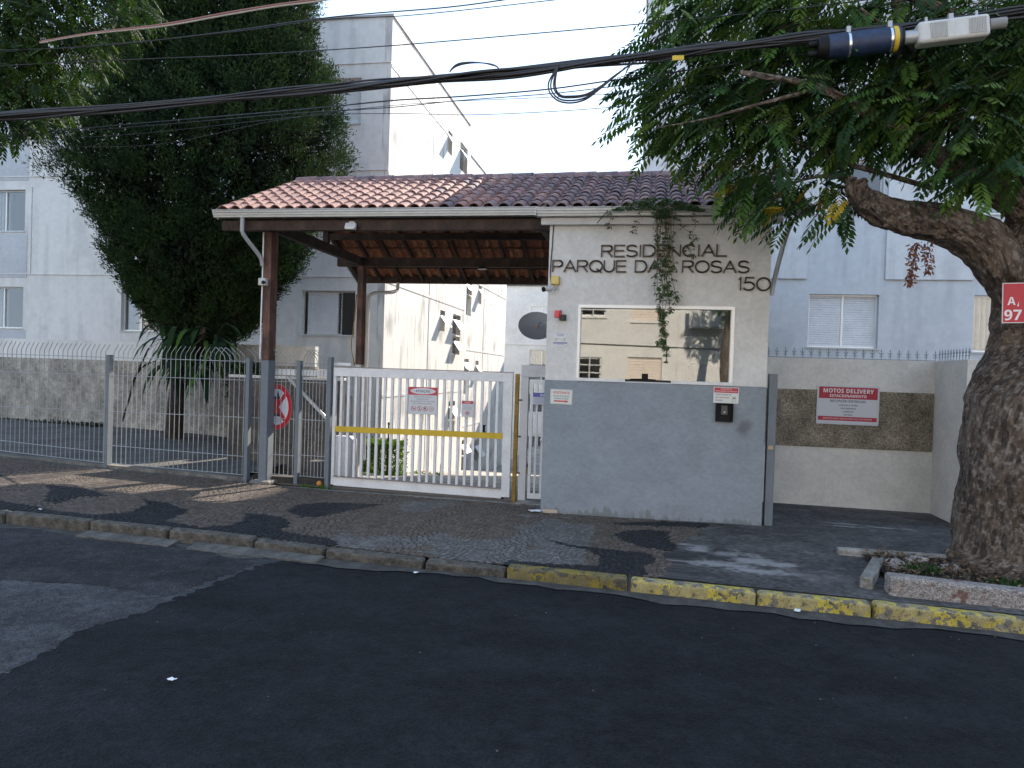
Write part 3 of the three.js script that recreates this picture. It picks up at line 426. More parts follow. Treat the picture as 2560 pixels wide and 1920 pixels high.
// ---------------------------------------------------------------- gatehouse canopy: columns, beams, tiled roof
const RX0 = -6.6, RX1 = 2.02, RZ = -13.0, RY = 5.40;              // gable ends, ridge
const EZf = -10.42, EYf = 4.30, EZb = -16.1, EYb = 4.02;          // eaves
const EZr = -10.02, EYr = 4.14;                                   // eave over the booth, lower and further out
const roofF = z => EYf + (RY - EYf) * (EZf - z) / (EZf - RZ);
const roofB = z => RY + (EYb - RY) * (RZ - z) / (RZ - EZb);
const canopy = thing('gatehouse_canopy', 'clay tiled gable roof on dark timber posts over the driveway gate and booth', 'canopy', V(-2.2, 0, -13));
{
  const c = canopy;
  // posts: grey painted foot, brown timber above
  for (const [x, z, w, d] of [[-5.985, -10.95, 0.125, 0.22], [-6.0, -14.8, 0.125, 0.2]]) {
    const yb0 = z < -12 ? -0.6 : 0.02; const post = part('post', BX(x - w / 2, x + w / 2, 2.03, 4.10, z - d / 2, z + d / 2, 0.008), mt.woodRed, c);
    part('post_foot', BX(x - w / 2 - 0.003, x + w / 2 + 0.003, yb0, 2.03, z - d / 2 - 0.003, z + d / 2 + 0.003, 0.008), z < -12 ? mt.whiteDirty : mt.greySteel, post);
  }
  part('post_base', lumpy(new RoundedBoxGeometry(0.34, 0.07, 0.42, 3, 0.03).translate(-5.985, 0.085, -10.95), 0.03, 4), mt.concL, c);
  // beams
  part('beam', beam(V(RX0 + 0.05, 4.19, -10.95), V(-1.42, 4.19, -10.95), 0.11, 0.19, 0.006), mt.woodDark, c);
  part('beam', beam(V(RX0 + 0.05, 4.19, -14.8), V(1.9, 4.19, -14.8), 0.11, 0.19, 0.006), mt.woodDark, c);
  part('tie_beam', beam(V(-6.0, 4.18, -10.89), V(-6.0, 4.18, -14.86), 0.10, 0.18, 0.006), mt.woodDark, c);
  part('tie_beam', beam(V(-1.62, 4.18, -11.0), V(-1.62, 4.18, -14.7), 0.10, 0.18, 0.006), mt.woodDark, c);
  part('fascia_beam', beam(V(RX0, 4.10, -10.56), V(-1.42, 4.10, -10.56), 0.06, 0.15, 0.006), mt.woodDark, c);
  part('fascia_beam', beam(V(RX0, 4.0, EZb + 0.05), V(1.9, 4.0, EZb + 0.05), 0.06, 0.20, 0.006), mt.woodDark, c);
  part('ridge_beam', beam(V(RX0, RY - 0.18, RZ), V(RX1, RY - 0.18, RZ), 0.08, 0.17, 0.006), mt.woodDark, c);
  part('king_post', BX(-6.05, -5.95, 4.27, RY - 0.26, RZ - 0.05, RZ + 0.05), mt.woodDark, c);
  for (const s of [0, 1]) { const z = s ? lerp(RZ, EZb, 0.42) : lerp(RZ, EZf, 0.42), y = (s ? roofB(z) : roofF(z)) - 0.19; part('purlin', beam(V(RX0, y, z), V(RX1, y, z), 0.07, 0.13), mt.woodDark, c); }
  for (let i = 0; i <= 17; i++) {                                   // rafters
    const x = lerp(RX0 + 0.05, RX1 - 0.05, i / 17);
    part('rafter', beam(V(x, RY - 0.075, RZ - 0.02), V(x, roofB(EZb + 0.06) - 0.075, EZb + 0.06), 0.05, 0.085), mt.woodDark, c);
    part('rafter', beam(V(x, RY - 0.075, RZ + 0.02), V(x, roofF(EZf + 0.0) - 0.075, EZf - 0.05), 0.05, 0.085), mt.woodDark, c);
  }
  const bat = []; for (let k = 0; k < 9; k++) { const z = lerp(RZ - 0.15, EZb + 0.08, k / 8); bat.push(beam(V(RX0, roofB(z) - 0.022, z), V(RX1, roofB(z) - 0.022, z), 0.035, 0.02)); const zf = lerp(RZ + 0.15, EZf - 0.05, k / 8); bat.push(beam(V(RX0, roofF(zf) - 0.022, zf), V(RX1, roofF(zf) - 0.022, zf), 0.035, 0.02)); }
  part('battens', merge(bat), mt.woodDark, c);
  for (const [z, y] of [[EZf, EYf], [EZb, EYb]]) part('barge_board', beam(V(RX0 - 0.02, RY - 0.03, RZ), V(RX0 - 0.02, y - 0.05, z), 0.03, 0.16), mt.gutter, c);
  // strut from the front post out to the eave
  // tiles ---------------------------------------------------------
  const PW = 0.2205, L0 = 0.40;
  const prof = []; for (let i = 0; i <= 7; i++) { const a = Math.PI * i / 7; prof.push([0.145 / 2 - Math.cos(a) * 0.072, Math.sin(a) * 0.062]); } prof.push([0.165, -0.008], [0.205, -0.010], [0.228, 0.004]);
  function tileGeo(L, taper, warp) {
    const P = [], n = prof.length, th = 0.013, rows = 2; const pt = (i, t, o) => { const [px, py] = prof[i], s = lerp(1 + taper, 1 - taper, t); let nx = 0, ny = 1; const a = prof[Math.max(0, i - 1)], b = prof[Math.min(n - 1, i + 1)]; nx = -(b[1] - a[1]); ny = b[0] - a[0]; const l = Math.hypot(nx, ny) || 1; return [(px - 0.0725) * s + 0.0725 + nx / l * o, py * s + ny / l * o + warp * Math.sin(i), -t * L]; };
    const quad = (a, b, c, d) => P.push(...a, ...b, ...c, ...a, ...c, ...d);
    for (let i = 0; i < n - 1; i++) { quad(pt(i, 0, th), pt(i + 1, 0, th), pt(i + 1, 1, th), pt(i, 1, th)); quad(pt(i + 1, 0, 0), pt(i, 0, 0), pt(i, 1, 0), pt(i + 1, 1, 0)); quad(pt(i, 0, 0), pt(i + 1, 0, 0), pt(i + 1, 0, th), pt(i, 0, th)); }
    let g = new THREE.BufferGeometry(); g.setAttribute('position', new THREE.Float32BufferAttribute(P, 3)); g.computeVertexNormals(); g = toCreasedNormals(g, 0.7);
    const u = new Float32Array(P.length / 3 * 2); for (let i = 0; i < P.length / 3; i++) { u[i * 2] = P[i * 3] * 1.3; u[i * 2 + 1] = P[i * 3 + 2] * 1.3; } g.setAttribute('uv', new THREE.BufferAttribute(u, 2)); return g;
  }
  const R = rng(5), vars = [0, 1, 2, 3].map(i => { const g = tileGeo(L0, 0.05 + R() * 0.03, (R() - 0.5) * 0.004); const uv = g.attributes.uv; for (let k = 0; k < uv.count; k++) uv.setXY(k, uv.getX(k) + i * 0.27, uv.getY(k) + i * 0.41); return g; });
  const clayM = (r, g, b, s = 1) => M(C(r, g, b), { map: rep(T.clay, s), bumpMap: rep(T.concB, 0.3), bumpScale: 0.003, roughness: 0.85 });
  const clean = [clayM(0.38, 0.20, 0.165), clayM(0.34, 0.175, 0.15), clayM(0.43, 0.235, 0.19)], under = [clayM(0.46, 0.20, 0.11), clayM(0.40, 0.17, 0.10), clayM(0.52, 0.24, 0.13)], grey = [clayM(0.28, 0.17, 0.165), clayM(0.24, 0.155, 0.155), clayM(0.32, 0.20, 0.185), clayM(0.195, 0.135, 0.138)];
  const nc = Math.floor((RX1 - RX0) / PW), list = [];
  for (let s = 0; s < 2; s++) for (let i = 0; i < nc; i++) {
    const x = RX0 + i * PW; const booth = !s && x > -1.6; const ez = s ? EZb : booth ? EZr : EZf, ey = s ? EYb : booth ? EYr + 0.06 : EYf;
    const len = Math.hypot(ez - RZ, RY - ey), rows = 9, step = (len - 0.06) / rows;
    const ang = Math.atan2(RY - ey, Math.abs(ez - RZ));
    for (let r = 0; r < rows; r++) {
      const t = (r * step) / len, z = lerp(ez, RZ, t), y = lerp(ey, RY, t);
      const m = new THREE.Matrix4().makeTranslation(x + (R() - 0.5) * 0.012, y + 0.012 + (R() - 0.5) * 0.006, z).multiply(new THREE.Matrix4().makeRotationFromEuler(s ? new THREE.Euler(-(ang + 0) + 0.05, Math.PI, 0, 'YXZ') : new THREE.Euler(ang - 0.05, (R() - 0.5) * 0.03, (R() - 0.5) * 0.04, 'YXZ')));
      if (s) { m.makeTranslation(x + 0.145, y + 0.012, z).multiply(new THREE.Matrix4().makeRotationFromEuler(new THREE.Euler(ang - 0.05, Math.PI, 0, 'YXZ'))); }
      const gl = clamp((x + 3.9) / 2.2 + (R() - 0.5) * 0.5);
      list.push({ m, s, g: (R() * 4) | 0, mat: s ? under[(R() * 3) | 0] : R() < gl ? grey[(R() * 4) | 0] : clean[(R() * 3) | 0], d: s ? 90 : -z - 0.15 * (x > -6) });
    }
  }
  list.sort((a, b) => a.d - b.d);
  const restBy = new Map(); let n = 0;
  for (const t of list) {
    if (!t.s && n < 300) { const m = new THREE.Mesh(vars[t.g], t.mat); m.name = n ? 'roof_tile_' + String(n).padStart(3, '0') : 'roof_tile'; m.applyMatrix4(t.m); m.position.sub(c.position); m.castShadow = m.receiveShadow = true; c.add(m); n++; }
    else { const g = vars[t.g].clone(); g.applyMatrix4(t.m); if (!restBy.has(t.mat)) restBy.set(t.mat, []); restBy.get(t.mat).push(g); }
  }
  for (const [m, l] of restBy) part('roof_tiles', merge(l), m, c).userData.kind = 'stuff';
  for (let i = 0, x = RX0; x < RX1 - 0.1; i++, x += 0.37) {           // ridge caps
    const g = new THREE.CylinderGeometry(0.105, 0.118, 0.42, 12, 1, true, 0, Math.PI); g.rotateZ(Math.PI / 2); g.rotateX(0); const q = g.attributes.position; for (let k = 0; k < q.count; k++) if (q.getY(k) < 0) q.setY(k, -q.getY(k)); g.computeVertexNormals();
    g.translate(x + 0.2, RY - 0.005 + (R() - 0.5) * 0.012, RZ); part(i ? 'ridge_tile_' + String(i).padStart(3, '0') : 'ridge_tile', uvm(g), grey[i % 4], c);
  }
  part('ridge_mortar', BX(RX0, RX1, RY - 0.06, RY + 0.035, RZ - 0.1, RZ + 0.1), mt.conc, c);
  // gutters: folded sheet profile extruded along x
  const gut = (x0, x1, y, z, sc) => { const s = new THREE.Shape(); const P = [[0, 0], [0.11, 0], [0.115, 0.03], [0.13, 0.032], [0.132, 0.062], [0.146, 0.066], [0.148, 0.095], [0.156, 0.10], [0.156, 0.112], [0.142, 0.112], [0.138, 0.085], [0.12, 0.055], [0.10, 0.012], [0.01, 0.012], [0.01, 0.11], [0, 0.11]]; s.moveTo(...P[0].map(v => v * sc)); P.slice(1).forEach(p => s.lineTo(...p.map(v => v * sc))); const g = new THREE.ExtrudeGeometry(s, { depth: x1 - x0, bevelEnabled: false }); g.rotateY(-Math.PI / 2); g.scale(-1, 1, 1); const ix = g.index ? g.toNonIndexed() : g; const pp = ix.attributes.position; for (let i = 0; i < pp.count; i += 3) { const a = [pp.getX(i), pp.getY(i), pp.getZ(i)]; pp.setXYZ(i, pp.getX(i + 1), pp.getY(i + 1), pp.getZ(i + 1)); pp.setXYZ(i + 1, ...a); } ix.computeVertexNormals(); ix.translate(x0, y, z); return uvm(ix); };
  part('gutter', gut(-6.66, -1.50, 4.20, -10.50, 1.0), mt.gutter, c);
  part('gutter', gut(-1.58, 2.02, 4.105, -10.12, 1.0), mt.gutter, c);
  part('gutter_end', BX(-1.585, -1.57, 4.105, 4.22, -10.12, -9.96), mt.gutter, c);
  part('fascia_board', BX(-1.52, 1.66, 4.005, 4.100, -10.15, -10.10, 0.006), mt.whiteDirty, c);
  // downpipes
  part('downpipe', merge([rod(V(-6.19, 4.21, -10.42), V(-6.19, 4.05, -10.42), 0.032, 10), tube([V(-6.19, 4.06, -10.42), V(-6.19, 3.98, -10.43), V(-6.05, 3.62, -10.76), V(-6.05, 3.52, -10.80)], 0.032, 14, 10)]), M(C(0.33, 0.34, 0.36), { roughness: 0.5 }), c);
  part('downpipe', tube([V(-5.62, 3.9, -15.98), V(-5.62, 3.74, -15.95), V(-5.9, 3.5, -14.95), V(-5.9, 3.3, -14.92), V(-5.9, 0, -14.92)], 0.04, 30, 10), mt.pvc, c);
  part('downpipe', tube([V(1.78, 4.06, -10.1), V(1.72, 3.9, -10.15), V(1.60, 3.25, -10.35), V(1.58, 3.1, -10.36)], 0.032, 16, 10), mt.gutter, c);
  part('conduit', tube([V(-6.06, 4.05, -10.83), V(-6.06, 3.2, -10.83), V(-6.065, 2.6, -10.83), V(-6.065, 2.05, -10.83)], 0.012, 12, 6), mt.pvc, c);
  part('lamp_cable', tube([V(-6.08, 3.5, -14.72), V(-6.12, 2.9, -14.72), V(-6.16, 2.4, -14.72), V(-6.08, 2.0, -14.72)], 0.012, 16, 6), mt.rustYellow, c);
}
// small lights and cameras on the canopy
{
  const f = thing('floodlight', 'small white floodlight under the canopy fascia beam', 'lamp', V(-4.45, 4.0, -10.5));
  let g = new RoundedBoxGeometry(0.17, 0.10, 0.06, 2, 0.012); g.rotateX(-0.5); g.translate(-4.45, 4.07, -10.47); part('housing', uvm(g), mt.whiteDirty, f);
  g = new THREE.BoxGeometry(0.14, 0.075, 0.01); g.rotateX(-0.5); g.translate(-4.45, 4.055, -10.437); part('lens', uvm(g), M(C(0.6, 0.58, 0.5), { roughness: 0.2 }), f);
  part('bracket', BX(-4.49, -4.41, 4.06, 4.15, -10.53, -10.5), mt.gutter, f);
  const m = thing('motion_sensor', 'tiny black sensor box under the rear canopy beam', 'sensor', V(-3.4, 4.05, -14.8));
  part('housing', uvm(new RoundedBoxGeometry(0.14, 0.035, 0.09, 2, 0.01).translate(-3.4, 4.075, -14.76)), mt.black, m); part('cover', uvm(new RoundedBoxGeometry(0.18, 0.012, 0.1, 1, 0.004).translate(-3.4, 4.05, -14.76)), mt.white, m);
  const k = thing('security_camera', 'small white camera box on the brown canopy post', 'camera', V(-6.02, 3.2, -10.8));
  part('housing', uvm(new RoundedBoxGeometry(0.125, 0.115, 0.1, 2, 0.012).translate(-6.02, 3.262, -10.785)), mt.whiteDirty, k); const l = new THREE.CylinderGeometry(0.028, 0.03, 0.03, 14); l.rotateX(Math.PI / 2); l.translate(-5.985, 3.25, -10.73); part('lens', uvm(l), mt.black, k);
}

// ---------------------------------------------------------------- guard booth
const BZ = -10.2, BX0 = -1.408, BX1 = 1.536;
const booth = thing('guard_booth', 'guard booth with pale upper wall, grey base and wide mirrored window', 'booth', V(0.06, 0, -12));
{
  const b = booth, PT = 1.875, WX0 = -0.978, WX1 = 1.104, WY0 = 1.888, WY1 = 2.925;
  part('upper_wall', frontWall(BX0, BX1, PT, 4.10, BZ, 0.15, [[WX0, WX1, WY0, WY1]]), mt.boothUp, b);
  const grime = tex(1024, 700, (u, v) => {                 // splashed dirt along the foot and hand marks by the intercom, as on the photographed wall
    const y = v * 2.12 - 0.25, x = lerp(BX0, BX1, u), f = tf(u, v, 10, 5, 4), n = tf(u, v, 70, 8, 3), st = tf(u, v * 0.2, 60, 6, 3);
    let g = 0.90 + 0.10 * (f - 0.5) + 0.10 * (n - 0.5);
    const foot = ss(0.44, 0.62, st * 0.5 + f * 0.5 + 0.32 * (0.16 - y) / 0.16 - 0.16) * (y < 0.42 ? 1 : 0);
    const smear = ss(0.5, 0.75, f * 0.5 + n * 0.25 + 0.55 - 1.7 * Math.hypot((x - 1.27) / 0.55, (y - 1.32) / 0.7)) ;
    let q = [g, g, g]; q = mix3(q, [0.62, 0.58, 0.53], foot * 0.45); return mix3(q, [0.55, 0.5, 0.5], smear * 0.5);
  }, true, false);
  const lowM = M(C(0.275, 0.315, 0.355), { map: grime, bumpMap: rep(T.plasterB, 0.8), bumpScale: 0.006, roughness: 0.88 });
  { const g = BX(BX0 - 0.002, BX1 + 0.002, -0.25, PT - 0.001, BZ - 0.16, BZ + 0.006), p = g.attributes.position, uv = g.attributes.uv; for (let k = 0; k < p.count; k++) uv.setXY(k, (p.getX(k) - BX0) / (BX1 - BX0), (p.getY(k) + 0.25) / 2.12); part('lower_wall', g, lowM, b); }
  for (const [a, c] of [[BX0, BX0 + 0.15], [BX1 - 0.15, BX1]]) { part('side_wall', BX(a, c, PT, 4.10, -13.6, BZ - 0.151), mt.boothUp, b); part('side_wall', BX(a - 0.001, c + 0.001, -0.6, PT - 0.001, -13.6, BZ - 0.161), mt.boothLow, b); }
  part('rear_wall', BX(BX0 + 0.151, BX1 - 0.151, -0.6, 4.1, -13.6, -13.45), mt.boothUp, b);
  part('floor', BX(BX0 + 0.151, BX1 - 0.151, 0.6, 0.75, -13.44, BZ - 0.17), mt.conc, b);
  part('ceiling', BX(BX0 + 0.151, BX1 - 0.151, 3.3, 3.36, -13.44, BZ - 0.17), mt.boothUp, b);
  const f = part('window', merge([BX(WX0 + 0.002, WX1 - 0.002, WY1 - 0.042, WY1 - 0.001, BZ - 0.1, BZ + 0.012), BX(WX0 + 0.001, WX0 + 0.038, WY0 + 0.03, WY1 - 0.043, BZ - 0.1, BZ + 0.012), BX(WX1 - 0.045, WX1 - 0.001, WY0 + 0.03, WY1 - 0.043, BZ - 0.1, BZ + 0.012)]), mt.alu, b);
  part('pane', BX(WX0 + 0.038, WX1 - 0.045, WY0 + 0.03, WY1 - 0.043, BZ - 0.06, BZ - 0.054), mt.paneMirror, f);
  part('sill', BX(WX0, -0.31, WY0 - 0.012, WY0 + 0.03, BZ - 0.1, BZ + 0.022), mt.white, f); part('sill', BX(0.305, WX1, WY0 - 0.012, WY0 + 0.03, BZ - 0.1, BZ + 0.022), mt.white, f); part('sill', BX(-0.309, 0.304, WY0 - 0.004, WY0 + 0.03, BZ - 0.1, BZ - 0.02), mt.dark, f);
  // lettering: thin metal strokes standing on the wall
  const arc = (cx, cy, rx, ry, a0, a1, n = 14) => Array.from({ length: n + 1 }, (_, i) => { const a = lerp(a0, a1, i / n) * Math.PI / 180; return [cx + rx * Math.cos(a), cy + ry * Math.sin(a)]; });
  const G = {
    R: [1.0, [[0, 0], [0, 1], [0.62, 1], ...arc(0.62, 0.74, 0.28, 0.26, 90, -90, 8), [0, 0.48]], [[0.52, 0.48], [0.92, 0]]], P: [0.95, [[0, 0], [0, 1], [0.62, 1], ...arc(0.62, 0.73, 0.28, 0.27, 90, -90, 8), [0, 0.46]]],
    E: [0.88, [[0.85, 1], [0, 1], [0, 0], [0.85, 0]], [[0, 0.52], [0.78, 0.52]]], I: [0.22, [[0.08, 0], [0.08, 1]]], L: [0.85, [[0, 1], [0, 0], [0.82, 0]]],
    D: [1.05, [[0, 0], [0, 1], [0.5, 1], ...arc(0.5, 0.5, 0.5, 0.5, 90, -90, 12), [0, 0]]], N: [1.05, [[0, 0], [0, 1], [0.95, 0], [0.95, 1]]], A: [1.1, [[0, 0], [0.53, 1], [1.06, 0]], [[0.2, 0.34], [0.86, 0.34]]],
    C: [1.12, arc(0.55, 0.5, 0.55, 0.5, 45, 315, 18)], O: [1.2, arc(0.58, 0.5, 0.58, 0.5, 0, 360, 26)], Q: [1.2, arc(0.58, 0.5, 0.58, 0.5, 0, 360, 26), [[0.66, 0.25], [1.08, -0.06]]], 0: [1.2, arc(0.58, 0.5, 0.58, 0.5, 0, 360, 26)],
    U: [1.0, [[0, 1], [0, 0.4], ...arc(0.46, 0.4, 0.46, 0.4, 180, 360, 12), [0.92, 1]]], S: [1.0, [...arc(0.48, 0.75, 0.42, 0.25, 30, 270, 12).map(p => p), ...arc(0.48, 0.25, 0.46, 0.25, 90, -150, 12)]],
    1: [0.34, [[0.06, 0.84], [0.2, 1], [0.2, 0]]], 5: [1.0, [[0.85, 1], [0.18, 1], [0.1, 0.58], ...arc(0.42, 0.32, 0.48, 0.32, 130, -150, 16)]],
  };
  const ink = M(C(0.075, 0.06, 0.055), { roughness: 0.55, metalness: 0.3 });
  function text(str, p0, p1, capH) {                      // fills the width between two wall points
    const adv = ch => ch === ' ' ? 0.70 : G[ch][0] + 0.13; let tot = 0; for (const ch of str) tot += adv(ch); tot -= 0.13;
    const kx = (p1.x - p0.x) / tot, group = new THREE.Group(); group.name = 'lettering'; origin.set(group, origin.get(b)); b.add(group); let x = 0, i = 0;
    for (const ch of str) { if (ch !== ' ') { const l = []; for (const path of G[ch].slice(1)) for (let k = 0; k < path.length - 1; k++) { const a = V(p0.x + (x + path[k][0]) * kx, lerp(p0.y, p1.y, (x + path[k][0]) / tot) + path[k][1] * capH, BZ + 0.018), c = V(p0.x + (x + path[k + 1][0]) * kx, lerp(p0.y, p1.y, (x + path[k + 1][0]) / tot) + path[k + 1][1] * capH, BZ + 0.018); const d = c.clone().sub(a).normalize().multiplyScalar(0.006); l.push(beam(a.clone().sub(d), c.clone().add(d), 0.017, 0.022)); } part('letter_' + ch.toLowerCase(), merge(l), ink, group); i++; } x += adv(ch); }
  }
  text('RESIDENCIAL', onZ(1504, 642, BZ), onZ(1817, 640.5, BZ), 0.150);
  text('PARQUE DAS ROSAS', onZ(1382, 679, BZ), onZ(1873, 682, BZ), 0.150);
  text('150', onZ(1845, 725, BZ), onZ(1926, 727, BZ), 0.165);
  part('plaster_scar', lumpy(new RoundedBoxGeometry(0.2, 0.05, 0.012, 2, 0.005).translate(-1.28, 0.05, BZ + 0.008), 0.02, 3, 9), M(C(0.42, 0.34, 0.26)), b);
}
// ---------------------------------------------------------------- signs
function board(name, label, category, w, h, pos, draw, o = {}) {
  const W = o.px || 512, H = Math.round(W * h / w), cv = document.createElement('canvas'); cv.width = W; cv.height = H; const k = cv.getContext('2d'); k.fillStyle = o.bg || '#e6e6e6'; k.fillRect(0, 0, W, H); draw(k, W, H);
  const t = new THREE.CanvasTexture(cv); t.colorSpace = THREE.SRGBColorSpace; t.magFilter = THREE.LinearFilter;
  const g = thing(name, label, category, pos.clone().add(V(0, -h / 2, 0))); g.rotation.set(0, o.ry || 0, o.rz || 0);
  const th = o.th || 0.006;
  const bd = new THREE.Mesh(uvm(o.shape ? o.shape(w, h, th) : new THREE.BoxGeometry(w, h, th)), o.back || mt.white); bd.name = 'board'; bd.position.set(0, h / 2, th / 2); bd.castShadow = bd.receiveShadow = true; g.add(bd);
  const pg = o.face ? o.face(w, h) : new THREE.PlaneGeometry(w, h);
  const pr = new THREE.Mesh(pg, new THREE.MeshStandardMaterial({ map: t, roughness: o.rough ?? 0.45, color: o.tint || C(0.78, 0.78, 0.78) })); pr.name = 'print'; pr.position.set(0, h / 2, th + 0.0015); pr.castShadow = pr.receiveShadow = true; g.add(pr); return g;
}
const tx = (k, s, x, y, px, col, w = 'bold ', maxW) => { k.fillStyle = col; k.font = w + px + 'px sans-serif'; k.textAlign = 'center'; k.textBaseline = 'middle'; k.fillText(s, x, y, maxW); };
const tl = (k, s, x, y, px, col, w = 'bold ') => { k.fillStyle = col; k.font = w + px + 'px sans-serif'; k.textAlign = 'left'; k.textBaseline = 'middle'; k.fillText(s, x, y); };
const rr = (k, x, y, w, h, r) => { k.beginPath(); k.moveTo(x + r, y); k.lineTo(x + w - r, y); k.quadraticCurveTo(x + w, y, x + w, y + r); k.lineTo(x + w, y + h - r); k.quadraticCurveTo(x + w, y + h, x + w - r, y + h); k.lineTo(x + r, y + h); k.quadraticCurveTo(x, y + h, x, y + h - r); k.lineTo(x, y + r); k.quadraticCurveTo(x, y, x + r, y); k.closePath(); };
const ALZ = -12.2;
{
  const p = onZ(2118, 1013, ALZ); p.z = ALZ + 0.016;
  board('delivery_sign', 'red and white motorcycle delivery parking sign on the brown wall panel', 'sign', 0.905, 0.60, p, (k, W, H) => {
    k.fillStyle = '#b5213f'; rr(k, 22, 20, W - 44, H * 0.30, 10); k.fill(); k.fillRect(22, H * 0.80, W - 44, H * 0.105); k.strokeStyle = '#b9bec6'; k.lineWidth = 3; k.strokeRect(16, 14, W - 32, H - 28);
    tx(k, 'MOTOS DELIVERY', W / 2, H * 0.135, W * 0.098, '#f2f2f2', 'bold ', W * 0.86); tx(k, 'ESTACIONAMENTO', W / 2, H * 0.265, W * 0.066, '#f2f2f2'); tx(k, 'RECEPÇÃO ENTREGAS', W / 2, H * 0.40, W * 0.056, '#4c4c58');
    ['LANCHES E AFINS', 'ENCOMENDAS', 'CORREIOS', 'OUTROS'].forEach((s, i) => tx(k, '- ' + s, W / 2, H * (0.505 + i * 0.082), W * 0.036, '#5a5a64')); tx(k, 'IDENTIFICAÇÃO OBRIGATÓRIA PELO INTERFONE', W / 2, H * 0.853, W * 0.034, '#eec8cc');
  }, { bg: '#d9dde4', px: 768, rz: -0.005 });
}
{
  const GZ = -10.96;
  const p = onZ(1057, 1002, GZ); board('attention_sign', 'attention sign with four red prohibition circles on the driveway gate', 'sign', 0.46, 0.42, V(p.x, p.y, GZ), (k, W, H) => {
    k.fillStyle = '#c9364a'; k.fillRect(0, 0, W, H * 0.29); k.fillStyle = '#d8dade'; k.beginPath(); k.ellipse(W / 2, H * 0.145, W * 0.44, H * 0.115, 0, 0, 7); k.fill(); tx(k, 'ATENÇÃO', W / 2, H * 0.15, W * 0.11, '#55565e');
    ['VEICULO SEM SELO DE', 'IDENTIFICAÇÃO', 'FAVOR DIRIGIR-SE A PORTARIA', 'NÃO PARAR NO PORTÃO'].forEach((s, i) => tx(k, s, W / 2, H * (0.355 + i * 0.085), W * 0.058, '#8e9096'));
    for (let i = 0; i < 4; i++) { const x = W * (0.19 + i * 0.205), y = H * 0.79; k.strokeStyle = '#b8404e'; k.lineWidth = W * 0.016; k.beginPath(); k.arc(x, y, W * 0.078, 0, 7); k.stroke(); if (i < 3) { k.fillStyle = '#6e6f76'; if (i === 0) k.fillRect(x - W * .05, y - W * .012, W * .1, W * .025); if (i === 1) { k.beginPath(); k.arc(x, y - W * .04, W * .012, 0, 7); k.fill(); k.fillRect(x - W * .012, y - W * .025, W * .024, W * .07); } if (i === 2) { k.fillRect(x - W * .045, y - W * .02, W * .07, W * .05); k.beginPath(); k.arc(x - W * .01, y - W * .02, W * .03, 0, 7); k.fill(); } k.beginPath(); k.moveTo(x - W * .055, y - W * .055); k.lineTo(x + W * .055, y + W * .055); k.stroke(); } else tx(k, '10', x, y, W * 0.075, '#5a5b62'); }
  }, { bg: '#d3d6da' });
  const q = onZ(1169, 1022, GZ); board('notice_sign', 'small red headed notice with one prohibition circle on the driveway gate', 'sign', 0.19, 0.25, V(q.x, q.y, GZ), (k, W, H) => { k.fillStyle = '#c23a4c'; k.fillRect(W * .04, H * .03, W * .92, H * .17); tx(k, 'AVISO', W / 2, H * .12, W * .17, '#e8c9cf'); k.fillStyle = '#9a9ca2'; for (let i = 0; i < 4; i++) k.fillRect(W * .16, H * (.32 + i * .075), W * .68, H * .022); k.strokeStyle = '#b8404e'; k.lineWidth = W * .04; k.beginPath(); k.arc(W / 2, H * .77, W * .16, 0, 7); k.stroke(); k.fillStyle = '#8a3a44'; k.fillRect(W * .42, H * .72, W * .17, H * .09); k.beginPath(); k.moveTo(W * .38, H * .84); k.lineTo(W * .62, H * .70); k.stroke(); }, { bg: '#cfd2d7', px: 256 });
  const a = onZ(1363, 997, GZ); board('notice_sign', 'blue headed notice on the pedestrian gate beside the booth', 'sign', 0.38, 0.175, V(a.x + 0.005, a.y, GZ), (k, W, H) => { k.fillStyle = '#5f62a8'; k.fillRect(0, 0, W, H * .38); tx(k, 'AVISO', W / 2, H * .2, W * .15, '#e6e8f2'); k.fillStyle = '#9ea2b8'; for (let i = 0; i < 4; i++) k.fillRect(W * .06, H * (.48 + i * .12), W * .5, H * .045); k.fillStyle = '#c05060'; k.beginPath(); k.arc(W * .8, H * .7, H * .17, 0, 7); k.fill(); }, { bg: '#cdd0dc', px: 384 });
}
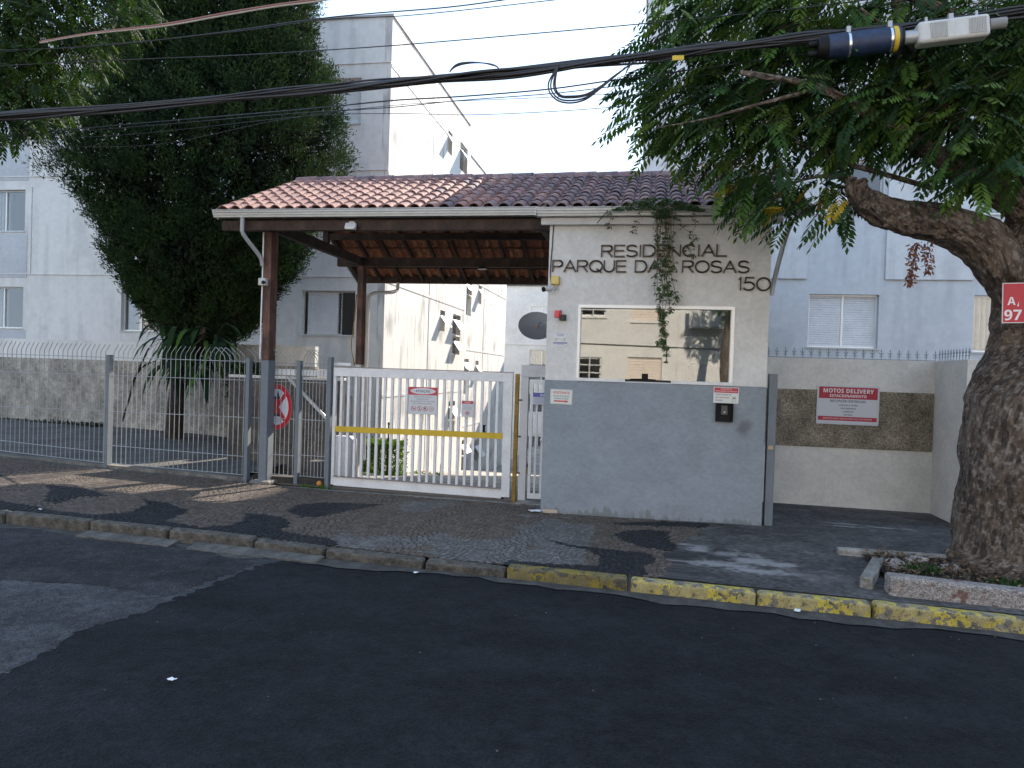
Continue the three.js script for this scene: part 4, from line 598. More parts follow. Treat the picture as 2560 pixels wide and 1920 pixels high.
{
  const z = BZ + 0.008; let p = onZ(1403, 992, z);
  board('visitor_sign', 'white visitor identification sign with red arrow on the booth', 'sign', 0.305, 0.205, V(p.x, p.y, z), (k, W, H) => { k.strokeStyle = '#7fa08c'; k.lineWidth = 4; k.strokeRect(12, 12, W - 24, H - 24); tx(k, 'VISITANTE', W / 2, H * .22, W * .155, '#c9403c'); tx(k, 'IDENTIFICAÇÃO', W / 2, H * .45, W * .098, '#6f7f7c'); tx(k, 'OBRIGATÓRIA', W / 2, H * .62, W * .098, '#6f7f7c'); k.fillStyle = '#cf4a50'; k.fillRect(W * .17, H * .745, W * .55, H * .10); k.beginPath(); k.moveTo(W * .70, H * .69); k.lineTo(W * .84, H * .795); k.lineTo(W * .70, H * .90); k.fill(); }, { bg: '#dde0da', rz: -0.015 });
  p = onZ(1815, 988, z); board('intercom_sign', 'white and red intercom instruction sign above the black intercom', 'sign', 0.325, 0.212, V(p.x, p.y, z), (k, W, H) => { k.fillStyle = '#bf3346'; rr(k, 14, 12, W - 28, H * .32, 10); k.fill(); tx(k, 'VISITANTES E', W / 2, H * .12, W * .07, '#ecd0d2'); tx(k, 'PRESTADORES DE SERVIÇOS', W / 2, H * .255, W * .066, '#ecd0d2'); tl(k, 'IDENTIFIQUE-SE', W * .08, H * .475, W * .08, '#70747c'); tl(k, 'NO', W * .08, H * .65, W * .075, '#70747c'); tl(k, 'INTERFONE', W * .22, H * .65, W * .075, '#c05058'); tl(k, 'ABAIXO', W * .08, H * .83, W * .075, '#70747c'); k.strokeStyle = '#555a60'; k.lineWidth = 5; k.strokeRect(W * .76, H * .58, W * .12, H * .3); k.fillStyle = '#555a60'; k.fillRect(W * .78, H * .64, W * .08, H * .08); }, { bg: '#dfe2de', rz: -0.008 });
  // octagonal security company sticker
  p = onZ(1401, 849, BZ + 0.002); const cut = (w, h) => { const s = new THREE.Shape(), c = w * 0.2; [[-w / 2 + c, -h / 2], [w / 2 - c, -h / 2], [w / 2, -h / 2 + c], [w / 2, h / 2 - c], [w / 2 - c, h / 2], [-w / 2 + c, h / 2], [-w / 2, h / 2 - c], [-w / 2, -h / 2 + c]].forEach((q, i) => i ? s.lineTo(...q) : s.moveTo(...q)); return s; };
  board('security_sticker', 'white octagonal security company sticker on the booth wall', 'sticker', 0.185, 0.185, V(p.x, p.y, BZ + 0.002), (k, W, H) => { tx(k, 'PROTEGIDO', W / 2, H * .10, W * .115, '#6c7390', 'bold ', W * .6); tx(k, '24 HORAS', W / 2, H * .20, W * .105, '#6c7390', 'bold ', W * .6); k.strokeStyle = '#c2b06a'; k.lineWidth = W * .055; k.beginPath(); k.moveTo(W * .10, H * .6); k.lineTo(W * .14, H * .4); k.moveTo(W * .30, H * .4); k.lineTo(W * .14, H * .5); k.lineTo(W * .30, H * .6); k.stroke(); k.strokeStyle = '#8aa67a'; k.lineWidth = W * .035; k.beginPath(); k.moveTo(W * .32, H * .46); k.quadraticCurveTo(W * .45, H * .42, W * .55, H * .52); k.quadraticCurveTo(W * .62, H * .56, W * .70, H * .46); k.stroke(); k.strokeStyle = '#c2b06a'; k.lineWidth = W * .055; k.beginPath(); k.moveTo(W * .92, H * .41); k.lineTo(W * .78, H * .41); k.lineTo(W * .76, H * .6); k.lineTo(W * .90, H * .6); k.moveTo(W * .77, H * .5); k.lineTo(W * .88, H * .5); k.stroke(); k.fillStyle = '#565d86'; k.fillRect(0, H * .69, W, H * .12); tx(k, 'SISTEMAS DE ALARME', W / 2, H * .75, W * .085, '#dfe2ee', 'bold ', W * .9); tx(k, '19 3231-3030', W / 2, H * .87, W * .09, '#6c7390', 'bold ', W * .6); },
    { bg: '#dfe2ea', px: 256, th: 0.002, shape: (w, h, th) => new THREE.ExtrudeGeometry(cut(w, h), { depth: th, bevelEnabled: false }).translate(0, 0, -th / 2), face: (w, h) => { const g = new THREE.ShapeGeometry(cut(w, h)); const q = g.attributes.position, u = g.attributes.uv; for (let i = 0; i < q.count; i++) u.setXY(i, q.getX(i) / w + .5, q.getY(i) / h + .5); return g; } });
  // no-parking tow-away disc turned towards the gate
  p = onZ(693, 1017, -11.14);
  const disc = (w, h, th) => { const g = new THREE.CylinderGeometry(w / 2, w / 2, th, 48); g.rotateX(Math.PI / 2); return g; };
  board('no_parking_sign', 'round red ringed tow away no parking sign behind the canopy post', 'sign', 0.74, 0.74, p, (k, W, H) => { k.fillStyle = '#c8202c'; k.beginPath(); k.arc(W / 2, H / 2, W / 2, 0, 7); k.fill(); k.fillStyle = '#d8dbe2'; k.beginPath(); k.arc(W / 2, H / 2, W * .395, 0, 7); k.fill(); k.fillStyle = '#23262c'; k.beginPath(); k.moveTo(W * .53, H * .13); k.lineTo(W * .47, H * .30); k.lineTo(W * .59, H * .30); k.fill(); k.fillRect(W * .40, H * .27, W * .2, H * .06); k.fillStyle = '#c8202c'; k.fillRect(W * .38, H * .33, W * .2, H * .33); k.fillStyle = '#2a2d33'; k.fillRect(W * .36, H * .64, W * .28, H * .07); k.strokeStyle = '#c8202c'; k.lineWidth = W * .10; k.beginPath(); k.moveTo(W * .2, H * .2); k.lineTo(W * .8, H * .8); k.moveTo(W * .8, H * .2); k.lineTo(W * .5, H * .5); k.stroke(); },
    { ry: -0.42, shape: disc, face: (w, h) => new THREE.CircleGeometry(w / 2 - 0.002, 48), back: mt.gutter });
  // red plate on the tree trunk, lettering cut by the frame
}
// ---------------------------------------------------------------- fittings on the booth
{
  let p = onZ(1389, 702, BZ); const a = thing('alarm_box', 'yellow weathered alarm box near the booth corner', 'alarm', V(p.x, p.y - 0.06, BZ));
  part('housing', uvm(new RoundedBoxGeometry(0.125, 0.125, 0.055, 3, 0.015).translate(p.x, p.y, BZ + 0.028)), M(C(0.55, 0.42, 0.12), { map: rep(T.paint, 0.3), roughness: 0.5 }), a); part('lid', uvm(new RoundedBoxGeometry(0.10, 0.10, 0.012, 2, 0.005).translate(p.x, p.y, BZ + 0.06)), M(C(0.58, 0.46, 0.15), { roughness: 0.5 }), a);
  part('cable', tube([V(p.x - 0.055, p.y - 0.05, BZ + 0.02), V(p.x - 0.075, p.y + 0.1, BZ + 0.012), V(p.x - 0.06, p.y + 0.5, BZ + 0.012), V(p.x - 0.045, p.y + 0.9, BZ + 0.012), V(p.x - 0.05, 4.0, BZ + 0.012)], 0.007, 24, 5), mt.cable, a);
  p = onZ(1378, 724, BZ); const k = thing('security_camera', 'grey bullet camera below the yellow alarm box on the booth', 'camera', V(p.x, p.y - 0.05, BZ));
  const cyl = (r0, r1, L, d, c, n = 14) => { const g = new THREE.CylinderGeometry(r0, r1, L, n); g.applyQuaternion(new THREE.Quaternion().setFromUnitVectors(V(0, 1, 0), d.clone().normalize())); return uvm(g.translate(c.x, c.y, c.z)); };
  const dv = V(-0.75, -0.2, 0.62); part('housing', cyl(0.033, 0.033, 0.12, dv, V(p.x - 0.03, p.y, BZ + 0.10)), mt.whiteDirty, k); part('lens_hood', cyl(0.037, 0.03, 0.03, dv, V(p.x - 0.03, p.y, BZ + 0.10).add(dv.clone().normalize().multiplyScalar(0.068))), mt.black, k); part('bracket', tube([V(p.x + 0.06, p.y + 0.03, BZ), V(p.x + 0.06, p.y + 0.0, BZ + 0.05), V(p.x + 0.0, p.y, BZ + 0.09)], 0.011, 10, 6), mt.whiteDirty, k); part('lead', tube([V(p.x + 0.02, p.y - 0.01, BZ + 0.08), V(p.x + 0.06, p.y - 0.05, BZ + 0.06), V(p.x + 0.09, p.y + 0.01, BZ + 0.02), V(p.x + 0.075, p.y + 0.07, BZ + 0.01)], 0.006, 12, 5), mt.pvc, k);
  p = onZ(1400, 792, BZ); const s = thing('warning_light', 'red lens warning light with dark bracket on the booth wall', 'light', V(p.x, p.y - 0.06, BZ));
  let g = new RoundedBoxGeometry(0.075, 0.10, 0.06, 3, 0.012); g.rotateY(-0.5); g.rotateZ(-0.1); g.translate(p.x - 0.025, p.y + 0.03, BZ + 0.09); part('lens', uvm(g), M(C(0.62, 0.05, 0.05), { roughness: 0.25 }), s); g = new RoundedBoxGeometry(0.08, 0.085, 0.075, 3, 0.015); g.rotateY(-0.5); g.translate(p.x + 0.045, p.y - 0.015, BZ + 0.045); part('housing', uvm(g), M(C(0.06, 0.055, 0.05)), s); part('bracket', rod(V(p.x + 0.02, p.y + 0.04, BZ), V(p.x + 0.02, p.y + 0.09, BZ + 0.07), 0.008), mt.gutter, s);
  p = onZ(1810, 1031, BZ); const t = thing('intercom', 'black recessed intercom panel on the grey booth base', 'intercom', V(p.x, p.y - 0.12, BZ)); const ww = 0.112, hh = 0.122;
  part('hood', merge([BX(p.x - ww, p.x + ww, p.y + hh - 0.012, p.y + hh, BZ + 0.006, BZ + 0.07), BX(p.x - ww, p.x - ww + 0.012, p.y - hh, p.y + hh - 0.013, BZ + 0.006, BZ + 0.06), BX(p.x + ww - 0.012, p.x + ww, p.y - hh, p.y + hh - 0.013, BZ + 0.006, BZ + 0.06), BX(p.x - ww + 0.012, p.x + ww - 0.012, p.y - hh, p.y - hh + 0.012, BZ + 0.006, BZ + 0.06)]), mt.black, t); part('back_plate', BX(p.x - ww + 0.013, p.x + ww - 0.013, p.y - hh + 0.013, p.y + hh - 0.013, BZ + 0.006, BZ + 0.014), mt.black, t); part('speaker_unit', uvm(new RoundedBoxGeometry(0.09, 0.135, 0.03, 3, 0.012).translate(p.x, p.y + 0.03, BZ + 0.03)), M(C(0.045, 0.047, 0.05), { roughness: 0.4 }), t); const bt = new THREE.CylinderGeometry(0.012, 0.012, 0.01, 14); bt.rotateX(Math.PI / 2); bt.translate(p.x, p.y + 0.005, BZ + 0.05); part('button', uvm(bt), mt.gutter, t);
  p = onZ(1612, 951, BZ); const w = thing('desk_speaker', 'small black box on the booth window sill', 'speaker', V(p.x, p.y - 0.03, BZ - 0.02)); part('body', uvm(new RoundedBoxGeometry(0.085, 0.085, 0.05, 2, 0.008).translate(p.x, 1.958, BZ - 0.012)), mt.black, w); part('lead', tube([V(p.x - 0.04, 1.925, BZ - 0.02), V(p.x - 0.14, 1.922, BZ + 0.004), V(p.x - 0.2, 1.918, BZ + 0.004)], 0.008, 10, 5), mt.black, w); part('lead', tube([V(p.x + 0.04, 1.925, BZ - 0.02), V(p.x + 0.1, 1.922, BZ + 0.004), V(p.x + 0.15, 1.918, BZ + 0.004)], 0.008, 10, 5), mt.black, w);
  // furniture behind the glass
  const c = thing('office_chair', 'dark office chair standing inside the booth behind the window', 'chair', V(0.72, 0.75, -11.0)); part('backrest', uvm(new RoundedBoxGeometry(0.34, 0.62, 0.08, 4, 0.04).translate(0.72, 1.86, -10.85)), mt.black, c); part('seat', uvm(new RoundedBoxGeometry(0.46, 0.08, 0.46, 3, 0.035).translate(0.72, 1.25, -11.1)), mt.black, c); part('stem', rod(V(0.72, 0.8, -11.1), V(0.72, 1.22, -11.1), 0.03, 10), mt.black, c); part('base', merge([0, 1, 2, 3, 4].map(i => rod(V(0.72, 0.83, -11.1), V(0.72 + 0.28 * Math.cos(i * 1.257), 0.78, -11.1 + 0.28 * Math.sin(i * 1.257)), 0.02))), mt.black, c); part('back_stem', rod(V(0.72, 1.25, -10.95), V(0.72, 1.6, -10.87), 0.02), mt.black, c);
  const d = thing('desk', 'plain dark desk under the booth window inside', 'desk', V(0, 0.75, -10.6)); part('top', BX(-1.1, 1.2, 1.55, 1.59, -10.75, -10.4), mt.woodDark, d); for (const x of [-1.05, 1.15]) part('leg', BX(x - 0.03, x + 0.03, 0.751, 1.549, -10.7, -10.64), mt.woodDark, d);
}
// satellite dish on the booth side
{
  const c = onZ(1342, 819, -11.6), s = thing('satellite_dish', 'grey satellite dish on the booth side above the pedestrian gate', 'dish', V(c.x, c.y - 0.25, c.z));
  const pr = []; for (let i = 0; i <= 10; i++) pr.push(new THREE.Vector2(0.255 * i / 10, 0.06 * (i / 10) ** 2)); pr.push(new THREE.Vector2(0.262, 0.064), new THREE.Vector2(0.262, 0.056)); for (let i = 10; i >= 0; i--) pr.push(new THREE.Vector2(0.253 * i / 10, 0.06 * (i / 10) ** 2 - 0.006));
  const q = new THREE.Quaternion().setFromUnitVectors(V(0, 1, 0), V(0.12, 0.55, 1).normalize()); const put = g => g.scale(1.12, 1, 0.98).applyQuaternion(q).translate(c.x, c.y, c.z);
  part('reflector', put(new THREE.LatheGeometry(pr, 40)).toNonIndexed(), M(C(0.20, 0.205, 0.22), { roughness: 0.5, metalness: 0.3, side: THREE.DoubleSide }), s);
  part('feed_arm', put(merge([rod(V(0, 0, 0), V(0.06, 0.22, 0.02), 0.008), rod(V(0.06, 0.22, 0.02), V(0.22, 0.2, 0.02), 0.008)])), mt.gutter, s); part('feed_horn', put(uvm(new THREE.CylinderGeometry(0.014, 0.02, 0.05, 10).translate(0.0, 0.03, 0))), M(C(0.5, 0.25, 0.15)), s);
  part('mount', rod(c.clone().add(V(0.02, -0.03, -0.03)), V(-1.42, c.y - 0.12, c.z - 0.05), 0.018), mt.gutter, s);
}

// ---------------------------------------------------------------- gates
{
  const Z = -11.0, yt = 1.955, gate = thing('driveway_gate', 'white barred sliding driveway gate with yellow stripe beneath the canopy', 'gate', V(-3.4, 0, Z));
  const x0 = -4.88, x1 = -2.0, ybot = x => lerp(0.10, 0.06, (x - x0) / (x1 - x0));
  part('top_rail', BX(x0, x1, yt - 0.14, yt, Z - 0.03, Z + 0.03, 0.006), mt.white, gate); part('top_capping', BX(x0, x1, yt + 0.001, yt + 0.012, Z - 0.035, Z + 0.035), M(C(0.25, 0.2, 0.19)), gate);
  part('stile', BX(x1 - 0.13, x1, 0.07, yt - 0.141, Z - 0.03, Z + 0.03, 0.006), mt.white, gate); part('stile', BX(x0, x0 + 0.05, 0.10, yt - 0.141, Z - 0.03, Z + 0.03, 0.006), mt.white, gate);
  part('bottom_rail', beam(V(x0 + 0.05, ybot(x0) + 0.06, Z), V(x1 - 0.13, ybot(x1) + 0.06, Z), 0.05, 0.14), mt.white, gate); part('rail_ledge', beam(V(x0 + 0.05, ybot(x0) + 0.137, Z + 0.012), V(x1 - 0.13, ybot(x1) + 0.137, Z + 0.012), 0.075, 0.014), M(C(0.22, 0.19, 0.19), { roughness: 0.7 }), gate);
  const n = 22; for (let i = 0; i < n; i++) { const x = lerp(x0 + 0.135, x1 - 0.13 - 0.105, i / (n - 1)); part('bar', BX(x - 0.020, x + 0.020, ybot(x) + 0.145, yt - 0.141, Z - 0.02, Z + 0.02), mt.white, gate); }
  const a = onZ(829, 1071, Z), b = onZ(1260, 1090, Z); part('yellow_stripe', beam(V(x0 + 0.052, a.y, Z + 0.028), V(x1 - 0.132, b.y, Z + 0.028), 0.012, 0.088), mt.yellow, gate);
  for (const x of [-2.24, -2.12]) { const w = new THREE.CylinderGeometry(0.03, 0.03, 0.03, 14); w.rotateX(Math.PI / 2); w.translate(x, 0.045, Z); part('wheel', uvm(w), mt.black, gate); }
  solo('gate_track', beam(V(-7.4, 0.075, Z), V(-1.95, 0.028, Z), 0.06, 0.02), M(C(0.12, 0.10, 0.09), { metalness: 0.4, roughness: 0.6 }), 'steel floor track under the white driveway gate', 'track');
  const rail = thing('gate_guide_rail', 'white overhead guide rail behind the fence corner left of the gate', 'rail', V(-6.2, 1.8, -11.12)); part('rail', BX(-6.0, -4.92, 1.80, 1.90, -11.16, -11.08, 0.006), mt.white, rail); part('brace', beam(V(-5.75, 1.79, -11.12), V(-5.02, 1.12, -11.1), 0.03, 0.045), mt.whiteDirty, rail); part('end_stop', BX(-4.92, -4.62, 1.985, 2.03, -11.07, -11.03), mt.white, rail);
  const yp = thing('gate_post', 'rusty yellow latch post between the driveway and pedestrian gates', 'post', V(-1.93, 0, Z)); part('post', BX(-1.965, -1.905, 0.0, 1.94, Z - 0.03, Z + 0.03, 0.006), mt.rustYellow, yp); for (const y of [1.55, 1.0, 0.45]) { const h = new THREE.CylinderGeometry(0.014, 0.014, 0.07, 10); h.rotateZ(Math.PI / 2); h.translate(-1.885, y, Z + 0.015); part('hinge', uvm(h), M(C(0.12, 0.08, 0.06)), yp); }
  // pedestrian gate
  const pz = -11.02, pg = thing('pedestrian_gate', 'narrow white barred pedestrian gate against the booth side', 'gate', V(-1.6, 0, pz));
  part('frame_post', BX(-1.875, -1.76, 0.0, 1.90, pz - 0.04, pz + 0.04, 0.006), mt.whiteDirty, pg); part('lintel', BX(-1.875, -1.415, 1.901, 2.08, pz - 0.045, pz + 0.045, 0.006), mt.whiteDirty, pg);
  part('leaf_frame', merge([BX(-1.735, -1.69, 0.07, 1.86, pz - 0.02, pz + 0.02), BX(-1.69, -1.415, 1.80, 1.86, pz - 0.02, pz + 0.02), BX(-1.69, -1.415, 0.07, 0.15, pz - 0.02, pz + 0.02)]), mt.white, pg);
  for (const x of [-1.63, -1.54, -1.45]) part('bar', BX(x - 0.015, x + 0.015, 0.151, 1.799, pz - 0.014, pz + 0.014), mt.white, pg);
  const hd = part('handle', rod(V(-1.53, 0.96, pz + 0.05), V(-1.42, 0.955, pz + 0.05), 0.012), mt.alu, pg); part('knob', uvm(new THREE.SphereGeometry(0.022, 12, 8).translate(-1.54, 0.965, pz + 0.045)), mt.alu, hd);
  solo('door_step', BX(-1.87, -1.42, -0.1, 0.045, -11.2, -10.72, 0.01), mt.concL, 'worn concrete step under the pedestrian gate', 'step');
}
// ---------------------------------------------------------------- welded mesh fence
{
  const Z = -10.95;
  function post(x, z, y0, y1, label) { const g = thing('fence_post', label, 'post', V(x, y0, z), 'grey steel fence posts'); part('tube', BX(x - 0.032, x + 0.032, y0 - 0.02, y1, z - 0.05, z + 0.05, 0.005), mt.greySteel, g); part('cap', BX(x - 0.035, x + 0.035, y1 + 0.001, y1 + 0.012, z - 0.053, z + 0.053), mt.greySteel, g); return g; }
  post(-11.38, Z, 0.25, 2.02, 'grey steel fence post at the far end of the left mesh panel'); post(-8.855, Z, 0.13, 2.03, 'grey steel fence post between the two long mesh panels'); post(-6.315, Z, 0.08, 2.05, 'grey steel fence post just left of the brown canopy post'); post(-5.50, -11.06, 0.04, 2.03, 'grey steel fence post behind the round no parking sign'); post(-4.935, -10.98, 0.02, 2.10, 'grey steel fence post at the hinge side of the driveway gate');
  function panel(name, label, x0, z0, x1, z1, n, ya, yb2, lean, tip = 1) {
    const g = thing(name, label, 'fence', V((x0 + x1) / 2, Math.min(ya, yb2), (z0 + z1) / 2), 'welded mesh fence panels'); const P = (t, y) => V(lerp(x0, x1, t), y, lerp(z0, z1, t)), bot = t => lerp(ya, yb2, t) + 0.06, top = 2.0, R = rng(n * 13);
    for (let i = 0; i < n; i++) { const t = (i + 0.5) / n, p0 = P(t, bot(t)), p1 = P(t, top + 0.03); const l = typeof lean === 'function' ? lean(i / (n - 1)) : lean; part('wire', merge([rod(p0, p1, 0.0056, 5), tube([p1, P(t, top + 0.09).add(V(l * 0.012, 0, 0.01)), P(t, top + 0.155).add(V(l * 0.065, 0, 0.03)), P(t, top + 0.215 + (R() - 0.5) * 0.012).add(V(l * (0.125 + (R() - 0.5) * 0.012), 0, 0.055))], 0.0056, 9, 5)]), mt.wire, g); }
    for (const y of [top, top - 0.30, top - 0.90, top - 1.47]) part('rail', rod(P(0.004, y - (y < 1.6 ? 0 : 0)).add(V(0, 0, 0.011)), P(0.996, y + (y < 0.8 ? yb2 - ya : 0)).add(V(0, 0, 0.011)), 0.0062, 5), mt.wire, g);
    part('rail', rod(P(0.004, bot(0) + 0.004).add(V(0, 0, 0.011)), P(0.996, bot(1) + 0.004).add(V(0, 0, 0.011)), 0.0062, 5), mt.wire, g);
    return g;
  }
  panel('mesh_fence', 'mesh fence panel at the far left, before the rough garden wall', -11.34, Z, -8.89, Z, 27, 0.29, 0.17, 1); panel('mesh_fence', 'mesh fence panel in front of the conifer trunk and its drooping plant', -8.82, Z, -6.35, Z, 28, 0.17, 0.11, t => t > 0.84 ? -1 : 1); panel('mesh_fence', 'mesh fence panel outside the far left post', -13.9, Z, -11.42, Z, 27, 0.40, 0.29, 1);
  panel('mesh_fence', 'short mesh fence panel passing behind the brown canopy post', -6.28, -11.02, -5.54, -11.06, 10, 0.15, 0.13, -1); panel('mesh_fence', 'short mesh fence panel beside the driveway gate post', -5.465, -11.06, -4.97, -11.0, 8, 0.13, 0.13, t => t < 0.3 ? 1 : -1);
  solo('fence_plinth', uvm(lumpy(new THREE.BoxGeometry(7.2, 0.16, 0.16, 40, 2, 2).rotateZ(-0.028).translate(-9.9, 0.155, -11.0), 0.03, 8, 3)), mt.conc, 'low concrete plinth under the long mesh fence', 'plinth'); solo('fence_plinth', uvm(lumpy(new THREE.BoxGeometry(1.3, 0.2, 0.14, 10, 2, 2).translate(-5.6, 0.07, -11.1), 0.02, 3, 3)), M(C(0.06, 0.055, 0.05), { map: rep(T.conc, 0.8), roughness: 0.9 }), 'dark concrete plinth under the short fence beside the gate', 'plinth');
  // gate motor and litter by the fence corner
  const mo = thing('gate_motor', 'dark gate motor box on the floor behind the short fence', 'motor', V(-5.2, 0.06, -11.3)); part('housing', uvm(new RoundedBoxGeometry(0.34, 0.34, 0.28, 3, 0.03).translate(-5.22, 0.25, -11.32)), M(C(0.05, 0.05, 0.055)), mo); part('base', BX(-5.42, -5.02, 0.0, 0.08, -11.46, -11.18), mt.black, mo); part('sensor', BX(-5.03, -4.99, 0.5, 0.62, -11.2, -11.16), mt.black, mo); part('sensor_stem', BX(-5.015, -5.0, 0.05, 0.5, -11.19, -11.175), mt.gutter, mo);
  solo('motor_cover', uvm(new RoundedBoxGeometry(0.42, 0.85, 0.3, 4, 0.09).translate(-5.36, 0.3, -12.6)), mt.white, 'white rounded motor cover behind the left end of the driveway gate', 'cover');
}
// ---------------------------------------------------------------- walls right of the booth
{
  const top = 2.335, w = thing('spiked_wall', 'cream recess wall with brown pebble panel and rows of metal spikes', 'wall', V(3.1, 0, ALZ));
  part('back_wall', BX(1.55, 4.285, -0.3, top, ALZ - 0.15, ALZ), mt.wallCream, w); const pa = onZ(1938, 963, ALZ), pb = onZ(2330, 1105, ALZ); part('pebble_panel', BX(1.60, 4.275, 0.955, 1.845, ALZ + 0.0005, ALZ + 0.012), mt.agg, w);
  part('return_wall', BX(4.286, 4.42, -0.3, top + 0.005, ALZ - 0.15, -11.08, 0.008), mt.wallCream, w);
  const ic = M(C(0.22, 0.25, 0.28), { roughness: 0.6, metalness: 0.3 });
  const spike = (x, z, y, ry) => { const l = [rod(V(0, -0.02, 0), V(0, 0.13, 0), 0.006, 5), new THREE.ConeGeometry(0.011, 0.05, 6).translate(0, 0.15, 0).toNonIndexed(), rod(V(-0.032, 0.11, 0), V(0, 0.075, 0), 0.0055, 4), rod(V(0.032, 0.11, 0), V(0, 0.075, 0), 0.0055, 4), rod(V(-0.028, 0.055, 0), V(0.028, 0.055, 0), 0.0055, 4)].map(g => uvm(g)); const g = merge(l); g.rotateY(ry); return g.translate(x, y, z); };
  for (let i = 0; i < 20; i++) part('spike', spike(1.86 + i * 0.128, ALZ - 0.06, top, 0), ic, w);
  part('spike_rail', BX(1.6, 4.28, top + 0.002, top + 0.012, ALZ - 0.075, ALZ - 0.045), ic, w);
  for (let i = 0; i < 11; i++) part('spike', spike(4.35, ALZ - 0.05 + i * 0.105, top + 0.01, Math.PI / 2), ic, w);
  // grey post beside the booth
  const gp = thing('steel_post', 'grey flat steel post against the right side of the booth', 'post', V(1.63, 0, -10.28)); part('post', BX(1.575, 1.68, -0.03, 2.05, -10.36, -10.22, 0.006), mt.greySteel, gp); part('chipped_patch', lumpy(new RoundedBoxGeometry(0.06, 0.05, 0.012, 2, 0.005).translate(1.62, 1.08, -10.217), 0.015, 3, 12), M(C(0.45, 0.30, 0.18)), gp);
  // fence beyond the recess, by the tree
  const fp = thing('steel_post', 'grey steel fence post with spiral wire beyond the recess wall', 'post', V(4.62, -0.1, -11.3)); part('post', BX(4.60, 4.72, -0.2, 2.02, -11.35, -11.2, 0.006), mt.greySteel, fp); for (const y of [0.45, 0.98, 1.5, 1.97]) part('clamp', rod(V(4.42, y, -11.12), V(4.62, y + 0.015, -11.18), 0.012), mt.black, fp);
  const sp = []; for (let i = 0; i <= 150; i++) { const t = i / 150, a = t * 2 * Math.PI * 7; sp.push(V(4.45 + t * 2.6, 2.22 + 0.16 * Math.sin(a) - 0.1 * t, -11.25 + 0.16 * Math.cos(a))); } solo('spiral_wire', tube(sp, 0.006, 500, 4), mt.wire, 'coiled barbed wire running from the recess wall behind the tree', 'wire');
  const fx = thing('steel_fence', 'dark grey sheet steel fence behind the street tree trunk', 'fence', V(6, -0.1, -11.28)); part('sheet', BX(4.73, 8.5, 0.0, 1.62, -11.31, -11.28), M(C(0.16, 0.19, 0.22), { roughness: 0.6 }), fx); part('base_wall', BX(4.73, 8.5, -0.2, 0.1, -11.36, -11.24), mt.conc, fx); for (let i = 0; i < 9; i++) part('upright', BX(5.0 + i * 0.42, 5.04 + i * 0.42, 0.1, 1.95, -11.275, -11.24), mt.greySteel, fx);
  // conduit strips on the face of the return wall
  solo('conduit', BX(4.44, 4.50, -0.05, 2.0, -11.14, -11.09, 0.01), mt.whiteDirty, 'white conduit running up the end of the recess wall', 'pipe');
}
// ---------------------------------------------------------------- garden wall behind the fence
{
  const z = -15.95, w = thing('garden_wall', 'rough grey garden wall with smooth white top behind the left fence', 'wall', V(-14, 0, z)); part('rough_wall', BX(-26, -7.55, -0.2, 1.95, z - 0.2, z), mt.rough, w); part('top_band', BX(-26, -7.56, 1.951, 2.42, z - 0.19, z - 0.008), mt.bldL, w); part('end_pier', BX(-7.549, -7.35, -0.4, 1.9, z - 0.2, z + 0.3), mt.rough, w);
  const lw = thing('low_wall', 'brown rough cast low wall between the fence corner and the driveway', 'wall', V(-6.8, 0, -13)); part('wall', BX(-7.9, -5.6, -0.3, 1.70, -13.12, -13.0), M(C(0.20, 0.175, 0.155), { map: rep(T.conc, 1.3), bumpMap: rep(T.aggB, 1.2), bumpScale: 0.015, roughness: 0.95 }), lw); part('coping', BX(-7.92, -5.58, 1.701, 1.75, -13.14, -12.98, 0.006), mt.whiteDirty, lw);
}
// ---------------------------------------------------------------- foliage helpers
class Foliage {
  constructor() { this.P = []; this.K = []; }
  tri(a, b, c, col) { this.P.push(a.x, a.y, a.z, b.x, b.y, b.z, c.x, c.y, c.z); for (let i = 0; i < 3; i++) this.K.push(col.r, col.g, col.b); }
  blade(o, d, side, L, w, col, fold = 0.0) { const m = o.clone().addScaledVector(d, L * 0.5), t = o.clone().addScaledVector(d, L), n = d.clone().cross(side).multiplyScalar(fold * w), a = m.clone().addScaledVector(side, w / 2).add(n), b = m.clone().addScaledVector(side, -w / 2).add(n); this.tri(o, a, t, col); this.tri(o, t, b, col); }
  geo() { const g = new THREE.BufferGeometry(); g.setAttribute('position', new THREE.Float32BufferAttribute(this.P, 3)); g.setAttribute('color', new THREE.Float32BufferAttribute(this.K, 3)); g.computeVertexNormals(); return g; }
}
const rdir = R => { const z = R() * 2 - 1, a = R() * 2 * Math.PI, r = Math.sqrt(1 - z * z); return V(r * Math.cos(a), z, r * Math.sin(a)); };
const perp = (d, R) => { let s = d.clone().cross(rdir(R)); if (s.lengthSq() < 1e-6) s = V(1, 0, 0); return s.normalize(); };
const jit = (c, R, k = 0.35) => { const j = 1 - k / 2 + k * R(); return C(c.r * j, c.g * (j + (R() - 0.5) * 0.1), c.b * j); };
